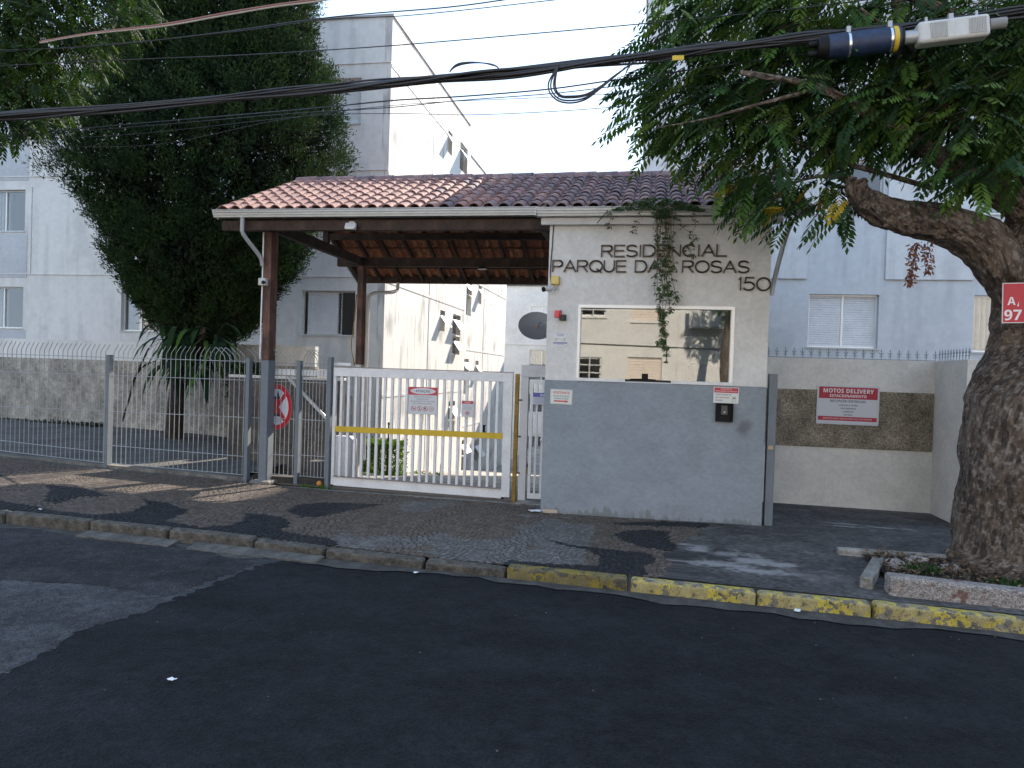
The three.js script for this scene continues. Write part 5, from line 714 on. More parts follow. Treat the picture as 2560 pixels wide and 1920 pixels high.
function pinnate(F, R, o, dir, L, col, pairs = 8, lw = 0.03, ll = 0.1) {           // feather leaf with drooping rachis
  let d = dir.clone().normalize(), p = o.clone(); const up = V(0, 1, 0), st = L / pairs; let side = d.clone().cross(up); if (side.lengthSq() < 1e-4) side = V(1, 0, 0); side.normalize();
  const roll = (R() - 0.5) * 1.2; side.applyAxisAngle(d, roll);
  for (let i = 0; i < pairs; i++) {
    d.addScaledVector(V(0, -1, 0), 0.10).normalize(); const q = p.clone().addScaledVector(d, st); const n = d.clone().cross(side).normalize();
    F.tri(p.clone().addScaledVector(side, 0.003), q, p.clone().addScaledVector(side, -0.003), col);
    for (const s of [1, -1]) { const ld = side.clone().multiplyScalar(s * 0.8).addScaledVector(d, 0.5).add(V(0, -0.45, 0)).normalize(); const c = jit(col, R, 0.4), l = ll * (0.65 + 0.5 * Math.sin(Math.PI * (i + 1) / (pairs + 1))) * (0.9 + R() * 0.2); F.blade(p, ld, d.clone().addScaledVector(ld, -d.dot(ld)).normalize(), l, lw * (0.8 + 0.4 * R()), c, (R() - 0.5) * 0.3); }
    p = q;
  }
  const c = jit(col, R, 0.4); F.blade(p, d, side, ll * 0.9, lw, c);
}
// ---------------------------------------------------------------- big street tree on the right
{
  const R = rng(101), tree = thing('street_tree', 'large street tree with thick grey trunk and feathery leaves over the pavement', 'tree', V(3.95, -0.1, -8.9));
  const q = (px, py, z, r) => [onZ(px, py, z), r];
  const tr = [q(2545, 1450, -8.9, 0.74), q(2545, 1380, -8.9, 0.62), q(2550, 1200, -8.92, 0.575), q(2562, 1010, -8.95, 0.535), q(2580, 860, -9.0, 0.40), q(2590, 740, -9.0, 0.40), q(2590, 640, -8.95, 0.36), q(2620, 480, -8.9, 0.30), q(2650, 250, -8.9, 0.24), q(2640, 0, -8.8, 0.18), q(2620, -250, -8.7, 0.10)];
  part('trunk', limb(tr.map(t => t[0]), tr.map(t => t[1]), 84, 0.16, 2, 14, 0.045), mt.barkBig, tree);
  const l1 = [q(2600, 800, -9.0, 0.30), q(2535, 690, -8.95, 0.30), q(2450, 600, -8.8, 0.235), q(2344, 556, -8.6, 0.20), q(2256, 543, -8.4, 0.165), q(2190, 520, -8.3, 0.15), q(2152, 492, -8.25, 0.125), q(2140, 455, -8.25, 0.10)];
  part('limb', limb(l1.map(t => t[0]), l1.map(t => t[1]), 52, 0.24, 5, 16, 0.035), mt.barkBig, tree);
  const l2 = [q(2620, 560, -9, 0.22), q(2545, 510, -8.8, 0.17), q(2440, 450, -8.5, 0.13), q(2330, 380, -8.2, 0.09), q(2200, 300, -8, 0.06), q(2050, 220, -7.7, 0.035), q(1850, 180, -7.4, 0.015)];
  part('limb', limb(l2.map(t => t[0]), l2.map(t => t[1]), 30, 0.2, 9, 12, 0.02), mt.barkBig, tree);
  const br = [[[2330, 470, -8.4, 0.03], [2200, 432, -8.3, 0.028], [2100, 405, -8.2, 0.024], [2000, 360, -8.1, 0.02], [1900, 300, -8, 0.012]], [[2125, 465, -8.25, 0.02], [2100, 420, -8.2, 0.016], [2070, 370, -8.2, 0.012], [2040, 320, -8.1, 0.01]], [[2245, -100, -8.6, 0.07], [2245, 60, -8.5, 0.06], [2250, 200, -8.4, 0.05], [2330, 400, -8.6, 0.09]], [[2440, 450, -8.5, 0.06], [2380, 300, -8.2, 0.045], [2300, 150, -8, 0.03], [2150, 20, -7.6, 0.015]], [[2640, 250, -8.9, 0.12], [2500, 120, -8.5, 0.08], [2300, 0, -8, 0.05], [2000, -80, -7.4, 0.03], [1750, -60, -6.9, 0.015]], [[2050, 220, -7.7, 0.025], [1900, 260, -7.6, 0.018], [1750, 300, -7.5, 0.01], [1640, 320, -7.5, 0.006]], [[2140, 450, -8.25, 0.03], [2060, 440, -8.2, 0.02], [1980, 460, -8.1, 0.012], [1920, 500, -8.1, 0.006]]];
  for (const b of br) part('branch', limb(b.map(t => onZ(t[0], t[1], t[2])), b.map(t => t[3]), 8, 0.1, b[0][0], 5), mt.barkBig, tree);
  const blobs = [[1700, 50, 65], [1790, 60, 85], [1900, 80, 90], [1650, 150, 45], [1720, 180, 75], [1610, 245, 45], [1690, 290, 75], [1600, 320, 28], [1770, 270, 90], [1850, 200, 90], [1740, 375, 55], [1655, 380, 36], [1850, 330, 85], [1950, 280, 95], [1815, 425, 45], [1900, 420, 60], [1885, 505, 45], [1945, 495, 50], [1965, 550, 22], [2085, 515, 40], [2110, 540, 24], [2045, 470, 34], [2050, 310, 100], [2150, 250, 110], [2140, 340, 75], [2250, 290, 100], [2350, 250, 120], [2350, 370, 75], [2450, 300, 120], [2500, 400, 80], [2500, 150, 120], [2400, 100, 120], [2250, 100, 110], [2100, 80, 100], [2000, 40, 90], [2000, 150, 90], [2550, 250, 100], [2430, 440, 50],
    [1780, -50, 60], [1900, -60, 70], [2120, -140, 120], [2300, -150, 150], [2500, -180, 160], [2350, -380, 200], [2680, 80, 150], [2720, 300, 130], [2620, -350, 180]];
  const F = new Foliage(), green = [C(0.034, 0.080, 0.018), C(0.054, 0.112, 0.020), C(0.022, 0.056, 0.019), C(0.078, 0.136, 0.022)], yel = C(0.42, 0.30, 0.02), tw = [];
  for (const [bx, by, br2] of blobs) {
    const n = Math.round(br2 * br2 * (by < -60 ? 0.003 : bx < 1800 ? 0.0062 : 0.0078)) + 3, zc = -8.55;
    for (let i = 0; i < n; i++) {
      const a = R() * 2 * Math.PI, rad = br2 * Math.sqrt(R()), up = by < 400 ? 30 : 12, z = zc + (R() - 0.5) * 1.8, o = onZ(bx + rad * Math.cos(a), by - up + rad * Math.sin(a), z);
      const d = V(-0.45 + 0.5 * Math.cos(a) + (R() - 0.5), -0.25 + (R() - 0.5) * 0.7 - 0.2 * Math.sin(a), (R() - 0.5) * 1.3);
      const yl = bx > 1860 && bx < 2100 && by > 400 && by < 560 && R() < 0.10; const col = yl ? yel : green[(R() * 4) | 0];
      pinnate(F, R, o, d, 0.28 + R() * 0.18, jit(col, R, 0.35), 7, 0.042, 0.112);
      if (R() < 0.25) tw.push(rod(o, o.clone().add(V(0.18 + R() * 0.15, 0.08 + R() * 0.1, (R() - 0.5) * 0.2)), 0.005, 4));
    }
  }
  part('crown', F.geo(), mt.leaf, tree); part('twigs', merge(tw), mt.barkCon, tree);
  // brown hanging seed cluster
  const S = new Foliage(), sb = [C(0.16, 0.055, 0.03), C(0.11, 0.045, 0.03), C(0.2, 0.08, 0.04)]; for (const [px, py, n, len] of [[2290, 605, 170, 0.44], [2318, 600, 90, 0.34]]) { const top = onZ(px, py, -8.35); for (let i = 0; i < n; i++) { const t = R(), o = top.clone().add(V((R() - 0.5) * 0.1 * (1 - t * 0.5) + (px > 2300 ? t * 0.03 : -t * 0.05), -t * len, (R() - 0.5) * 0.1)), d = rdir(R).add(V(0, -0.9, 0)).normalize(); S.blade(o, d, perp(d, R), 0.06, 0.022, sb[(R() * 3) | 0], 0.3); } }
  part('seed_cluster', S.geo(), M(0xffffff, { vertexColors: true, side: THREE.DoubleSide }), tree, 'dry reddish brown seed cluster hanging from the limb');
  // red plate
  const p = onZ(2556, 757, -8.52); board('phone_sign', 'red plate with white letters nailed to the tree trunk', 'sign', 0.40, 0.42, V(p.x + 0.02, p.y, p.z), (k, W, H) => { k.fillStyle = '#c01f33'; k.fillRect(0, 0, W, H); k.strokeStyle = '#d8d0d0'; k.lineWidth = 8; k.strokeRect(2, 2, W - 4, H - 4); tx(k, 'AR', W * .5, H * .5, H * .24, '#e8e4e4'); tl(k, 'A', W * .12, H * .46, H * .27, '#ece8e8'); k.fillStyle = '#c01f33'; k.fillRect(W * .38, H * .3, W * .6, H * .33); tl(k, '97', W * .04, H * .80, H * .36, '#ece8e8'); }, { bg: '#c01f33', px: 256, rz: 0.02, ry: -0.12 });
}
// ---------------------------------------------------------------- tree at the left edge of the street (trunk just outside the frame)
{
  const R = rng(303), tree = thing('street_tree', 'leafy tree reaching in above the left end of the fence', 'tree', V(-9.1, 0.2, -8.0));
  part('trunk', limb([V(-9.1, 0.1, -8.0), V(-9.05, 1.5, -8.0), V(-9.15, 3.2, -7.9), V(-9.0, 5.0, -7.9), V(-8.8, 6.6, -7.8)], [0.3, 0.22, 0.2, 0.17, 0.08], 16, 0.15, 4, 6), mt.barkBig, tree);
  part('limb', limb([V(-9.1, 4.2, -7.9), V(-8.6, 5.3, -8.3), V(-7.9, 5.9, -8.5), V(-7.0, 6.3, -8.5)], [0.12, 0.09, 0.05, 0.02], 10, 0.12, 3, 5), mt.barkBig, tree);
  const F = new Foliage(), green = [C(0.020, 0.048, 0.007), C(0.034, 0.072, 0.007), C(0.012, 0.030, 0.008)];
  for (const [bx, by, r] of [[40, 50, 90], [130, 40, 90], [240, 30, 70], [330, 20, 60], [50, 170, 85], [150, 150, 75], [220, 140, 50], [50, 255, 65], [130, 225, 55], [20, 310, 40], [110, 285, 30], [-80, 150, 130], [-80, 0, 130], [100, -110, 130], [300, -90, 90], [60, 320, 20], [170, 250, 24]]) {
    const n = Math.round(r * r * 0.022) + 5; for (let i = 0; i < n; i++) { const a = R() * 2 * Math.PI, q = r * Math.sqrt(R()), o = onZ(bx + q * Math.cos(a), by + q * Math.sin(a), -8.5 + (R() - 0.5) * 1.6); pinnate(F, R, o, V(0.3 + 0.5 * Math.cos(a) + (R() - 0.5), -0.3 + (R() - 0.5) * 0.8, (R() - 0.5) * 1.2), 0.2 + R() * 0.14, jit(green[(R() * 3) | 0], R), 6, 0.030, 0.08); } }
  part('crown', F.geo(), mt.leaf, tree);
}
// ---------------------------------------------------------------- conifer behind the fence
{
  const R = rng(202), base = V(-10.45, 0.15, -15.0), tree = thing('conifer_tree', 'tall dense dark conifer behind the mesh fence', 'tree', base);
  const S = 2560 / 2212, env = [[-260, 330, 620], [-120, 280, 670], [0, 245, 700], [100, 232, 722], [200, 205, 752], [260, 150, 764], [300, 118, 768], [350, 118, 764], [400, 124, 742], [450, 168, 712], [500, 208, 690], [550, 228, 680], [600, 245, 640], [650, 278, 606], [700, 315, 570], [735, 370, 510]];
  const at = y => { for (let i = 1; i < env.length; i++) if (y <= env[i][0]) { const a = env[i - 1], b = env[i], t = (y - a[0]) / (b[0] - a[0]); return [lerp(a[1], b[1], t), lerp(a[2], b[2], t)]; } return env[env.length - 1].slice(1); };
  part('trunk', limb([base.clone(), V(-10.4, 1.2, -15), V(-10.35, 2.6, -15), V(-10.2, 4.5, -15), V(-9.9, 7, -15), V(-9.7, 10, -15)], [0.2, 0.17, 0.16, 0.13, 0.1, 0.04], 14, 0.2, 6, 6), mt.barkCon, tree);
  for (const [a, b2, c2] of [[[450, 1010], [425, 860], [440, 700]], [[470, 960], [510, 800], [505, 660]], [[455, 930], [470, 780], [560, 640]], [[460, 900], [560, 760], [650, 700]], [[440, 870], [380, 740], [300, 620]]]) part('stem', limb([onZ(...a, -14.9), onZ(...b2, -14.7), onZ(...c2, -14.6)], [0.11, 0.085, 0.04], 9, 0.2, a[0], 8), mt.barkCon, tree);
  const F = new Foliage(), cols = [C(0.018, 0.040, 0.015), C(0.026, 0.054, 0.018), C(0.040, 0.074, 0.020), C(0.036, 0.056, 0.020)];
  const N = 2300;
  for (let k = 0; k < N; k++) {
    const y = lerp(-250, 735, Math.pow(R(), 0.85)), [xl, xr] = at(y), cx = (xl + xr) / 2, hw = (xr - xl) / 2 - 24, a = R() * 2 * Math.PI;
    const lobes = 0.86 + 0.22 * fbm3(Math.cos(a) * 2 + 3, y * 0.016, Math.sin(a) * 2, 2);
    const rr0 = hw * lobes * (R() < 0.3 ? 0.55 + 0.35 * R() : 0.9 + 0.08 * R());
    const c = onZ((cx + rr0 * Math.cos(a)) * S, y * S, -15); c.z += (rr0 / 100) * Math.sin(a) * 0.85; const scale = (15 + 0) / 15;
    const out = V(Math.cos(a), 0.75, Math.sin(a)).normalize(), cr = 0.22 + R() * 0.2, col = cols[(R() * 4) | 0], m = 85;
    for (let i = 0; i < m; i++) { const d = rdir(R).addScaledVector(out, 0.9).add(V(0, 0.25, 0)).normalize(), o = c.clone().addScaledVector(rdir(R), cr * 0.75 * Math.sqrt(R())).addScaledVector(out, (R() - 0.6) * 0.3); const cc = jit(col, R, 0.5), s = perp(d, R); F.blade(o, d, s, 0.05 + R() * 0.10, 0.016 + R() * 0.012, cc, 0.3); }
  }
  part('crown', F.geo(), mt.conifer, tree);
  // heart of the crown: dense dark twigs
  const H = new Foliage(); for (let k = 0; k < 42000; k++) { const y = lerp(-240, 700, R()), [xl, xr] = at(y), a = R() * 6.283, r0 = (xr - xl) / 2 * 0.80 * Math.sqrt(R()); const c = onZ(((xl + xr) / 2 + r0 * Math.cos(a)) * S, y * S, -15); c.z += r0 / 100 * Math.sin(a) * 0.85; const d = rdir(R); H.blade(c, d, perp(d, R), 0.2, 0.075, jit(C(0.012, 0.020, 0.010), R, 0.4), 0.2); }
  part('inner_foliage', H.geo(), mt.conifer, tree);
}
// tree across the street, seen mirrored at the edge of the booth window
{
  const R = rng(919), tree = thing('street_tree', 'small leaning tree on the far pavement before the cream house', 'tree', V(2.75, 0.2, 5.3)), F = new Foliage();
  part('trunk', limb([V(2.75, 0.1, 5.3), V(2.62, 1.6, 5.3), V(2.5, 2.8, 5.25), V(2.62, 3.9, 5.2), V(2.8, 5.0, 5.2)], [0.34, 0.2, 0.15, 0.13, 0.08], 18, 0.18, 7, 8, 0.02), mt.barkBig, tree);
  for (let i = 0; i < 420; i++) { const o = V(2.95, 5.0, 5.2).add(rdir(R).multiplyScalar(1.05 * Math.cbrt(R()))); pinnate(F, R, o, rdir(R).add(V(0, -0.4, 0)), 0.3, jit(C(0.034, 0.08, 0.018), R), 6, 0.04, 0.1); }
  part('crown', F.geo(), mt.leaf, tree);
}
// drooping strap-leaved plant growing on the conifer trunk
{
  const R = rng(404), c0 = onZ(470, 850, -14.3), pl = thing('epiphyte_plant', 'strap leaved plant drooping from the conifer trunk above the fence', 'plant', V(c0.x, c0.y - 0.8, c0.z)), F = new Foliage(), G = [C(0.016, 0.04, 0.018), C(0.024, 0.06, 0.018), C(0.06, 0.12, 0.02), C(0.014, 0.03, 0.016)];
  for (let i = 0; i < 190; i++) { const o = c0.clone().add(V((R() - 0.40) * 1.35, (R() - 0.7) * 1.0, (R() - 0.5) * 0.5)), a = R() * 6.283; let d = V(Math.cos(a) * 0.8, 0.75 * R(), Math.sin(a) * 0.6 + 0.25).normalize(), p = o.clone(); const L = 0.55 + R() * 0.75, n = 7, s = d.clone().cross(V(0, 1, 0)).normalize(), col = jit(G[(R() * 4) | 0], R), w0 = 0.035 + R() * 0.03; for (let k = 0; k < n; k++) { const w1 = w0 * Math.sin(Math.PI * (k + 0.6) / (n + 0.6)), w2 = w0 * Math.sin(Math.PI * (k + 1.6) / (n + 0.6)); const q = p.clone().addScaledVector(d, L / n); const a1 = p.clone().addScaledVector(s, w1), a2 = p.clone().addScaledVector(s, -w1), b1 = q.clone().addScaledVector(s, Math.max(0, w2)), b2 = q.clone().addScaledVector(s, -Math.max(0, w2)); F.tri(a1, b1, a2, col); F.tri(a2, b1, b2, col); p = q; d.add(V(0, -0.42, 0)).normalize(); } }
  part('leaves', F.geo(), mt.leaf, pl); part('root_stem', limb([c0.clone().add(V(0.35, -0.3, 0.1)), c0.clone().add(V(0.4, 0.0, 0.15)), c0.clone().add(V(0.46, 0.28, 0.15))], [0.05, 0.06, 0.05], 9, 0.15, 3, 5), mt.barkBig, pl); part('aerial_root', tube([onZ(372, 870, -14.4), onZ(338, 945, -14.3), onZ(322, 1000, -14.3), onZ(305, 1055, -14.2)], 0.02, 20, 6), mt.barkCon, pl);
}
// creeper hanging from the booth gutter
{
  const R = rng(505), pl = thing('creeper', 'creeper hanging from the roof gutter over the booth letters and window', 'plant', V(0.35, 2.2, -10.05)), F = new Foliage(), G = [C(0.05, 0.10, 0.035), C(0.07, 0.12, 0.045), C(0.10, 0.13, 0.06), C(0.10, 0.09, 0.05)], st = [];
  const leaf3 = (o, s) => { for (let k = -1; k <= 1; k++) { const d = V(k * 0.8 + (R() - 0.5) * 0.8, -0.6 - R() * 0.6, 0.4 + (R() - 0.5) * 0.8).normalize(); F.blade(o, d, perp(d, R), s * (0.8 + R() * 0.5), s * 0.42, jit(G[(R() * 3) | 0], R), 0.2); } };
  for (let i = 0; i < 620; i++) { const t = R(), px = lerp(1530, 1760, Math.pow(R(), 0.7)), py = 525 - 32 * Math.sin(Math.PI * clamp((px - 1530) / 230)) * R(); const o = onZ(px, py - 2, -9.955 + R() * 0.07); leaf3(o, 0.024 + R() * 0.018); }
  const seeds = [[1640, 545, 1662, 890], [1655, 545, 1672, 905], [1665, 545, 1655, 860], [1648, 545, 1650, 800], [1660, 545, 1668, 780], [1672, 545, 1690, 760], [1650, 545, 1640, 750], [1668, 545, 1660, 720], [1690, 545, 1735, 600], [1600, 545, 1585, 585], [1735, 545, 1728, 650], [1530, 530, 1518, 570]];
  seeds.forEach(([x0, y0, x1, y1], i) => { const pts = []; for (let k = 0; k <= 6; k++) { const t = k / 6; pts.push(onZ(lerp(x0, x1, t) + (R() - 0.5) * 14, lerp(y0, y1, t), lerp(-9.97, -10.10, t) + (R() - 0.5) * 0.04)); } pts.unshift(onZ(x0, y0 - 22, -9.93), onZ(x0, y0 - 8, -9.94)); st.push(tube(pts, 0.004, 40, 4)); const L = Math.abs(y1 - y0); for (let k = 0; k < L * 0.22; k++) { const t = R(), f = t * (pts.length - 1), j = Math.min(pts.length - 2, Math.floor(f)); leaf3(pts[j].clone().lerp(pts[j + 1], f - j).add(V((R() - 0.5) * 0.09, 0, R() * 0.05)), 0.030 + R() * (t > 0.55 ? 0.038 : 0.012)); } });
  for (let k = 0; k < 11; k++) { const x = 1640 + R() * 45; st.push(tube([onZ(x, 525, -9.94), onZ(x + (R() - 0.5) * 12, 575, -9.98), onZ(x + (R() - 0.5) * 22, 640 + R() * 60, -10.06)], 0.0035, 14, 4)); }
  part('leaves', F.geo(), mt.leaf, pl); part('stems', merge(st), M(C(0.22, 0.15, 0.09)), pl); solo('stick', rod(onZ(1493, 558, -9.9), onZ(1520, 525, -9.95), 0.006, 5), mt.barkCon, 'thin dry stick leaning on the booth gutter', 'stick');
}
// ---------------------------------------------------------------- planting along the driveway
{
  const R = rng(606);
  function bush(name, label, px0, px1, py0, py1, z, dep, n, cols, s, flowers) {
    const a = onZ(px0, py1, z), b = onZ(px1, py0, z), F = new Foliage(); const t = thing(name, label, 'shrub', V((a.x + b.x) / 2, a.y, z));
    for (let i = 0; i < n; i++) { const u = R(), v = R(), w = R(), face = R(); let o = V(lerp(a.x, b.x, u), lerp(a.y, b.y, v), z + (w - 0.5) * dep); if (face < 0.35) o.y = b.y - R() * 0.08; else if (face < 0.65) o.z = z + dep / 2 - R() * 0.1; else if (face < 0.8) o.x = b.x - R() * 0.1; o.add(rdir(R).multiplyScalar(0.05)); const d = rdir(R).add(V(0, 0.4, 0)).normalize(); F.blade(o, d, perp(d, R), s * (0.7 + R() * 0.6), s * 0.55, jit(flowers && R() < 0.10 ? flowers[(R() * flowers.length) | 0] : cols[(R() * cols.length) | 0], R), 0.2); }
    part('leaves', F.geo(), mt.leaf, t); part('stems', merge([0, 1, 2, 3, 4].map(i => rod(V(lerp(a.x, b.x, 0.15 + 0.17 * i), a.y - 0.6, z), V(lerp(a.x, b.x, 0.12 + 0.18 * i), lerp(a.y, b.y, 0.7), z), 0.02, 6))), mt.barkCon, t);
  }
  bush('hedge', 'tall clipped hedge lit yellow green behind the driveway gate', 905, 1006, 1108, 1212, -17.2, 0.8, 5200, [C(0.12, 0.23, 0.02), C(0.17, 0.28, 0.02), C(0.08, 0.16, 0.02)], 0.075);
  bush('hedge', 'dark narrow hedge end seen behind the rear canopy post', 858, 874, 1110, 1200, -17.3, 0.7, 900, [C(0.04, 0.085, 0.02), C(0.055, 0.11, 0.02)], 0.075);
  bush('flower_bush', 'low flowering bush with red and pink blooms beside the side wall', 1015, 1095, 1192, 1222, -19.5, 0.9, 1500, [C(0.08, 0.15, 0.03), C(0.10, 0.17, 0.04)], 0.09, [C(0.6, 0.12, 0.05), C(0.6, 0.35, 0.3), C(0.5, 0.08, 0.06)]);
  bush('small_shrub', 'small yellowish shrub by the low white driveway parapet', 1156, 1172, 1203, 1233, -20.5, 0.4, 380, [C(0.12, 0.15, 0.03), C(0.16, 0.15, 0.04)], 0.08); bush('small_shrub', 'small yellowish shrub at the right end of the driveway gate', 1222, 1256, 1218, 1240, -20.5, 0.4, 420, [C(0.12, 0.15, 0.03), C(0.18, 0.16, 0.04)], 0.08);
  bush('wall_plant', 'leafy plant against the brown wall behind the fence corner', 575, 650, 915, 1010, -15.6, 0.4, 1200, [C(0.035, 0.075, 0.02), C(0.06, 0.12, 0.025), C(0.03, 0.06, 0.02)], 0.09);
  bush('lawn_edge', 'low dark ground cover along the foot of the garden wall', -80, 250, 1062, 1088, -15.75, 0.3, 2600, [C(0.035, 0.05, 0.02), C(0.05, 0.045, 0.025)], 0.07);
  const z = -20.3, p = onZ(1120, 1225, z), q = onZ(1150, 1205, z); const lw = thing('stair_parapet', 'low white sloping parapet beyond the driveway gate', 'wall', V(p.x, p.y - 0.5, z)); part('parapet', beam(onZ(1090, 1222, z).add(V(0, -0.25, 0)), onZ(1152, 1196, z).add(V(0, -0.25, 0)), 0.16, 0.55), mt.white, lw); part('coping', beam(onZ(1090, 1222, z).add(V(0, 0.04, 0)), onZ(1152, 1196, z).add(V(0, 0.04, 0)), 0.2, 0.03), mt.far, lw);
  const bx = onZ(1108, 1210, -21); const br = thing('planter_box', 'brown planter box below the sunlit side wall', 'planter', V(bx.x, bx.y - 0.4, -21)); part('box', BX(bx.x - 0.24, bx.x + 0.24, bx.y - 0.4, bx.y + 0.25, -21.2, -20.8, 0.02), M(C(0.30, 0.14, 0.07), { map: rep(T.wood, 0.5) }), br); part('lid', BX(bx.x - 0.27, bx.x + 0.27, bx.y + 0.251, bx.y + 0.28, -21.23, -20.77), M(C(0.22, 0.1, 0.05)), br);
  const ip = onZ(1100, 1190, -21.3); const ins = thing('insulator_post', 'slim electric fence post with white insulators by the planter', 'post', V(ip.x, ip.y, -21.3)); part('rod', rod(V(ip.x, ip.y - 0.3, -21.3), V(ip.x, ip.y + 0.36, -21.3), 0.014), mt.gutter, ins); for (let i = 0; i < 5; i++) part('insulator', uvm(new THREE.CylinderGeometry(0.03, 0.03, 0.035, 10).translate(ip.x + 0.035, ip.y + 0.04 + i * 0.07, -21.3)), mt.white, ins);
  for (const [a, b, l] of [[[1002, 1212], [995, 1080], 'dark slim garden pole right of the sunlit hedge'], [[968, 1120], [972, 1062], 'short dark garden pole above the sunlit hedge']]) { const w = thing('garden_pole', l, 'pole', onZ(...a, -17.0)); const A = onZ(...a, -16.9), B = onZ(...b, -16.9); part('pole', rod(A.clone().add(V(0, -0.9, 0)), B, 0.018), mt.black, w); part('tip', rod(B, B.clone().add(V(0, 0.06, 0)), 0.026), mt.black, w); }
  const wl = onX(1212, 990 + 10, -7.1); const li = thing('bulkhead_light', 'small dark framed wall light on the sunlit side wall', 'light', V(-7.1, 0.2, wl.z)); const ly = onX(1210, 1072, -7.1).y; part('frame', uvm(new RoundedBoxGeometry(0.1, 0.34, 0.26, 2, 0.03).translate(-7.08, ly, wl.z)), mt.black, li); part('glass', uvm(new RoundedBoxGeometry(0.06, 0.25, 0.18, 2, 0.03).translate(-7.04, ly, wl.z)), mt.white, li);
  const bo = onG(1317, 1228, rampY); const bl = thing('bollard', 'small yellow topped black bollard inside the pedestrian gate', 'bollard', V(bo.x, bo.y, bo.z)); part('body', uvm(new THREE.CylinderGeometry(0.05, 0.06, 0.32, 14).translate(bo.x, bo.y + 0.16, bo.z)), mt.white, bl); part('band', uvm(new THREE.CylinderGeometry(0.055, 0.055, 0.12, 14).translate(bo.x, bo.y + 0.38, bo.z)), mt.yellow, bl); part('cap', uvm(new THREE.CylinderGeometry(0.052, 0.052, 0.07, 14).translate(bo.x, bo.y + 0.476, bo.z)), mt.black, bl);
}
// ---------------------------------------------------------------- tree bed at the kerb
{
  const R = rng(707), wy = walkY;
  const A = onG(2182, 1362, wy), B = onG(2285, 1435, wy);
  let g = lumpy(new RoundedBoxGeometry(1.42, 0.20, 0.20, 8, 0.03), 0.06, 5, 5); g.rotateZ(-0.045); g.rotateY(-0.02); g.translate(3.05, wy(3, -7.7) + 0.07, -7.66); solo('border_stone', uvm(g), mt.granite, 'long rough pale granite block edging the tree bed at the kerb', 'stone', 'tree bed border');
  g = lumpy(new RoundedBoxGeometry(1.6, 0.2, 0.2, 8, 0.03), 0.06, 9, 5); g.rotateZ(-0.03); g.translate(4.62, wy(4.6, -7.7) + 0.06, -7.68); solo('border_stone', uvm(g), mt.granite, 'rough granite block continuing the tree bed edge past the trunk', 'stone', 'tree bed border');
  g = lumpy(new RoundedBoxGeometry(0.12, 0.16, 1.05, 4, 0.02), 0.02, 3, 5); g.rotateY(-0.38); g.translate(2.36, wy(2.4, -8.3) + 0.02, -8.22); solo('border_strip', uvm(g), mt.concL, 'low concrete strip at the booth side of the tree bed', 'kerb strip');
  g = lumpy(new RoundedBoxGeometry(2.6, 0.14, 0.12, 8, 0.02), 0.02, 6, 5); g.translate(3.5, wy(3, -8.95) + 0.02, -9.02); solo('border_strip', uvm(g), mt.concL, 'low concrete strip along the back of the tree bed', 'kerb strip');
  struct('tree_bed_soil', sheet(2.45, 5.6, -8.98, -7.72, 40, 20, (x, z) => wy(x, z) + 0.02 + 0.06 * fbm3(x * 3, 0, z * 3)), mt.soil);
  const stone = (x, z, s, l) => { const q = lumpy(new THREE.IcosahedronGeometry(s, 3), s * 1.1, x * 7, 3 / s * 0.4); q.scale(1.3, 0.6, 1); q.rotateY(x * 3); q.translate(x, wy(x, z) + 0.07, z); solo('loose_stone', uvm(q), mt.granite, l, 'stone'); };
  stone(2.66, -8.5, 0.10, 'flat brown stone lying inside the corner of the tree bed'); stone(2.95, -8.75, 0.09, 'rounded stone against the trunk side of the tree bed'); stone(3.2, -8.55, 0.08, 'small stone among the leaves at the foot of the trunk');
  const F = new Foliage(), L = [C(0.08, 0.055, 0.035), C(0.11, 0.075, 0.045), C(0.05, 0.036, 0.025), C(0.16, 0.12, 0.07)]; for (let i = 0; i < 900; i++) { const x = 2.5 + R() * 2.2, z = -8.9 + R() * 1.15, o = V(x, wy(x, z) + 0.06 + R() * 0.05, z), d = V(R() - 0.5, (R() - 0.3) * 0.5, R() - 0.5).normalize(); F.blade(o, d, perp(d, R), 0.04 + R() * 0.05, 0.02 + R() * 0.02, jit(L[(R() * 4) | 0], R), 0.4); }
  struct('fallen_leaves', F.geo(), M(0xffffff, { vertexColors: true, side: THREE.DoubleSide }), 'stuff');
  for (const [x, z, n, l] of [[2.85, -8.35, 160, 'low green weeds beside the concrete strip of the tree bed'], [3.6, -8.05, 120, 'low green weeds near the granite block of the tree bed']]) { const W = new Foliage(); for (let i = 0; i < n; i++) { const o = V(x + (R() - 0.5) * 0.35, wy(x, z) + 0.05, z + (R() - 0.5) * 0.25), d = V(R() - 0.5, 0.5 + R() * 0.6, R() - 0.5).normalize(); W.blade(o, d, perp(d, R), 0.05 + R() * 0.07, 0.028, jit(C(0.035, 0.08, 0.025), R), 0.2); } solo('weeds', W.geo(), mt.leaf, l, 'weeds'); }
}
